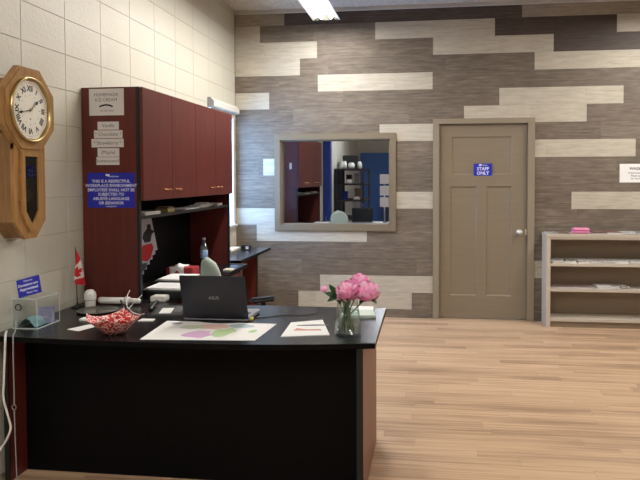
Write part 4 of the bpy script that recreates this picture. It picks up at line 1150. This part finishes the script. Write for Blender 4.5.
def brochure_row(x0, x1, z_, n, group, where, hmax, seed, yc=6.62, tilt=.25):
    rd = random.Random(seed)
    for i in range(n):
        x_ = x0+(x1-x0)*(i+.5)/n; w_ = (x1-x0)/n*.96; ci = rd.randrange(len(cols)); npg = rd.randint(2, 4)
        q = MB((x_, yc, z_))
        for k_ in range(npg):
            a = rd.uniform(-.03, .03)
            hh = hmax/npg
            q.box(x_-w_/2, x_+w_/2, yc-.09+rd.uniform(0, .02), yc+.08, z_+k_*hh, z_+(k_+1)*hh-.0015, mi=0 if k_ == npg-1 else 1, rz=rd.uniform(-.12, .12))
        o = q.build('brochure_stack', [BM[ci], M_PAPERG])
        ordn = ['first', 'second', 'third', 'fourth', 'fifth', 'sixth', 'seventh', 'eighth', 'ninth', 'tenth', 'eleventh', 'twelfth'][i]
        tag(o, '%s brochures on the %s, %s from left' % (cnm[ci], where, ordn), 'brochures', group)
brochure_row(1.125, 1.345, BZ, 2, 'brochures on top of the bookcase', 'bookcase top before the pink case', .012, 1)
brochure_row(1.56, 2.5, BZ, 7, 'brochures on top of the bookcase', 'bookcase top past the pink case', .022, 2)
brochure_row(1.175, 2.5, .628, 11, 'brochures on the upper shelf', 'upper shelf', .032, 13)
brochure_row(1.175, 1.56, .380, 2, 'brochures on the middle shelf', 'middle shelf', .014, 44)
brochure_row(1.60, 1.90, .380, 4, 'magazines on the middle shelf', 'middle shelf by the flat papers', .026, 9)
pk = thing('pink_case', 'bright pink plastic case on top of the bookcase', 'case', (1.46, 6.62, BZ))
q = MB(); q.box(-.085, .085, -.055, .055, 0, .032, bev=.012, seg=3); q.build('base', mat('hot_pink_plastic', srgb(218, 132, 174), .35), pk)
q = MB(); q.box(-.083, .083, -.053, .053,   .026, .056, bev=.012, seg=3); q.build('lid', mat('hot_pink_lid', srgb(224, 142, 182), .35), pk)

# ------------------------------------------------------------------ rear of the room (seen in the reflective window)
bcl = MB((-1.98, 1.15, 0)); bcl.box(-2.07, -1.93, 1.02, 1.22, 0, 2.9, bev=.004)
tag(bcl.build('blue_column', M_BLUEC), 'tall blue column against the left wall beside the viewer', 'column')
sh = thing('display_shelf', 'dark wooden display shelf against the left wall behind the viewer', 'shelf', (-1.82, -.9, 0)); O = (-1.82, -.9, 0)
SX0, SX1, SY0, SY1, SZ = -2.06, -1.42, -1.6, -.2, 1.66
for x_ in (SX0, SX1-.04):
    for y_ in (SY0, SY1-.04):
        q = MB(O); q.box(x_, x_+.04, y_, y_+.04, 0, SZ); q.build('post', M_DKWOOD, sh)
for z_ in (.15, .55, .95, 1.30, SZ-.03):
    q = MB(O); q.box(SX0, SX1, SY0, SY1, z_, z_+.03); q.build('shelf_board', M_DKWOOD, sh)
q = MB(O); q.box(SX0, SX0+.012, SY0, SY1, .15, SZ); q.build('back_board', M_DKWOOD, sh)
jm = mat('white_jar', srgb(214, 214, 210), .4)
for i, (x_, y_, z_, r_, h_) in enumerate(((-1.86, -.3, SZ, .06, .16), (-1.70, -.3, SZ, .07, .13), (-1.52, -.3, SZ, .05, .15), (-1.75, -.35, 1.33, .07, .10), (-1.60, -.35, .98, .08, .07))):
    q = MB((x_, y_, z_)); q.lathe([(.001, 0), (r_*.8, 0), (r_, h_*.2), (r_, h_*.75), (r_*.7, h_*.9), (r_*.75, h_), (.001, h_)], (x_, y_, z_), 16)
    tag(q.build('white_jar', jm), ['leftmost white jar on top of the dark display shelf', 'middle wide white jar on top of the dark display shelf', 'slim white jar at the open end of the shelf top', 'white bowl jar on the second board', 'low white bowl on the middle board'][i], 'jar')
q = MB((-1.78, -.9, SZ)); q.box(-1.95, -1.62, -1.0, -.7, SZ, SZ+.30, bev=.01)
tag(q.build('dark_carton', M_BLACK), 'dark carton on top of the display shelf', 'carton')
q = MB((-1.4, -4.4, 0)); q.box(-1.95, -.25, -4.55, -4.40, 0, 2.15, bev=.005)
tag(q.build('blue_partition', M_BLUEP), 'wide blue partition against the back wall', 'partition')
for (x_, y_, z_, w_, h_, m_, nm_, lb_) in ((-1.62, -.62, 1.33, .09, .22, M_GREY, 'storage_tin', 'grey tin on the second board of the dark display shelf'),
        (-1.85, -1.1, 1.33, .12, .20, M_MAHOG, 'storage_box', 'red brown box at the back of the second shelf board'),
        (-1.62, -.9, .98, .14, .24, M_SHELFB, 'storage_box', 'taupe box on the middle board of the dark display shelf'),
        (-1.88, -.6, .98, .12, .18, M_BLUEC, 'storage_box', 'blue box on the middle board by the wall'),
        (-1.66, -1.25, SZ, .10, .20, M_MAHOG, 'storage_box', 'red brown box standing at the far end of the shelf top')):
    q = MB((x_, y_, z_)); q.box(x_-w_/2, x_+w_/2, y_-w_/2, y_+w_/2, z_, z_+h_, bev=.008); q.box(x_-w_/2-.004, x_+w_/2+.004, y_-w_/2-.004, y_+w_/2+.004, z_+h_*.82, z_+h_+.004, bev=.003)
    tag(q.build(nm_, m_), lb_, 'tin' if 'tin' in nm_ else 'box')
nd = thing('daylit_edge_stand_in', 'pale upright standing in for daylit glass door edges before the blue partition', 'stand', (-1.19, -3.2, 0))  # made-up upright in place of daylight glimpsed at glass door edges
q = MB(); q.lathe([(.001, 0), (.18, 0), (.18, .02), (.001, .03)], (0, 0, 0), 20); q.build('base', M_GREY, nd)
q = MB(); q.tube([(0, 0, .02), (0, 0, 1.5)], .02, 10); q.build('pole', M_STEEL, nd)
for k_ in range(3):
    q = MB(); q.box(-.12, .12, .02, .03, .7+k_*.3, .95+k_*.3); q.build('pale_panel', M_PAPERG, nd)

# ------------------------------------------------------------------ world, camera
wld = bpy.data.worlds.new('sky'); S.world = wld; wld.use_nodes = True
bg = wld.node_tree.nodes['Background']; bg.inputs[0].default_value = (.26, .52, 1.0, 1); bg.inputs[1].default_value = 20.0
pl = bpy.data.lights.new('window_portal', 'AREA'); pl.shape = 'RECTANGLE'; pl.size = 1.15; pl.size_y = .76; pl.cycles.is_portal = True
po_ = bpy.data.objects.new('window_portal', pl); COL.objects.link(po_); po_.location = (XL-.14, (LW[0]+LW[1])/2, (LW[2]+LW[3])/2)
po_.rotation_euler = (0, -PI/2, 0)

f, cx, cy, yaw, pitch, roll = 649.4853, 345.6528, 199.7091, 0.1303, -0.0343, -0.0033
cam = bpy.data.cameras.new('camera'); co = bpy.data.objects.new('camera', cam); COL.objects.link(co)
cam.sensor_fit = 'HORIZONTAL'; cam.sensor_width = 36; cam.lens = f/640*36
cam.shift_x = (320-cx)/640; cam.shift_y = (cy-240)/640; cam.clip_start = .05
fw = Vector((-math.sin(yaw)*math.cos(pitch), math.cos(yaw)*math.cos(pitch), math.sin(pitch)))
r0 = Vector((math.cos(yaw), math.sin(yaw), 0)); u0 = r0.cross(fw)
R_ = r0*math.cos(roll)+u0*math.sin(roll); U_ = -r0*math.sin(roll)+u0*math.cos(roll)
m4 = Matrix((R_, U_, -fw)).transposed().to_4x4(); m4.translation = (0, 0, 1.47)
co.matrix_world = m4
S.camera = co
S.view_settings.view_transform = 'Standard'; S.view_settings.look = 'None'; S.view_settings.gamma = 1
S.view_settings.use_curve_mapping = False
S.view_settings.exposure = 0.12
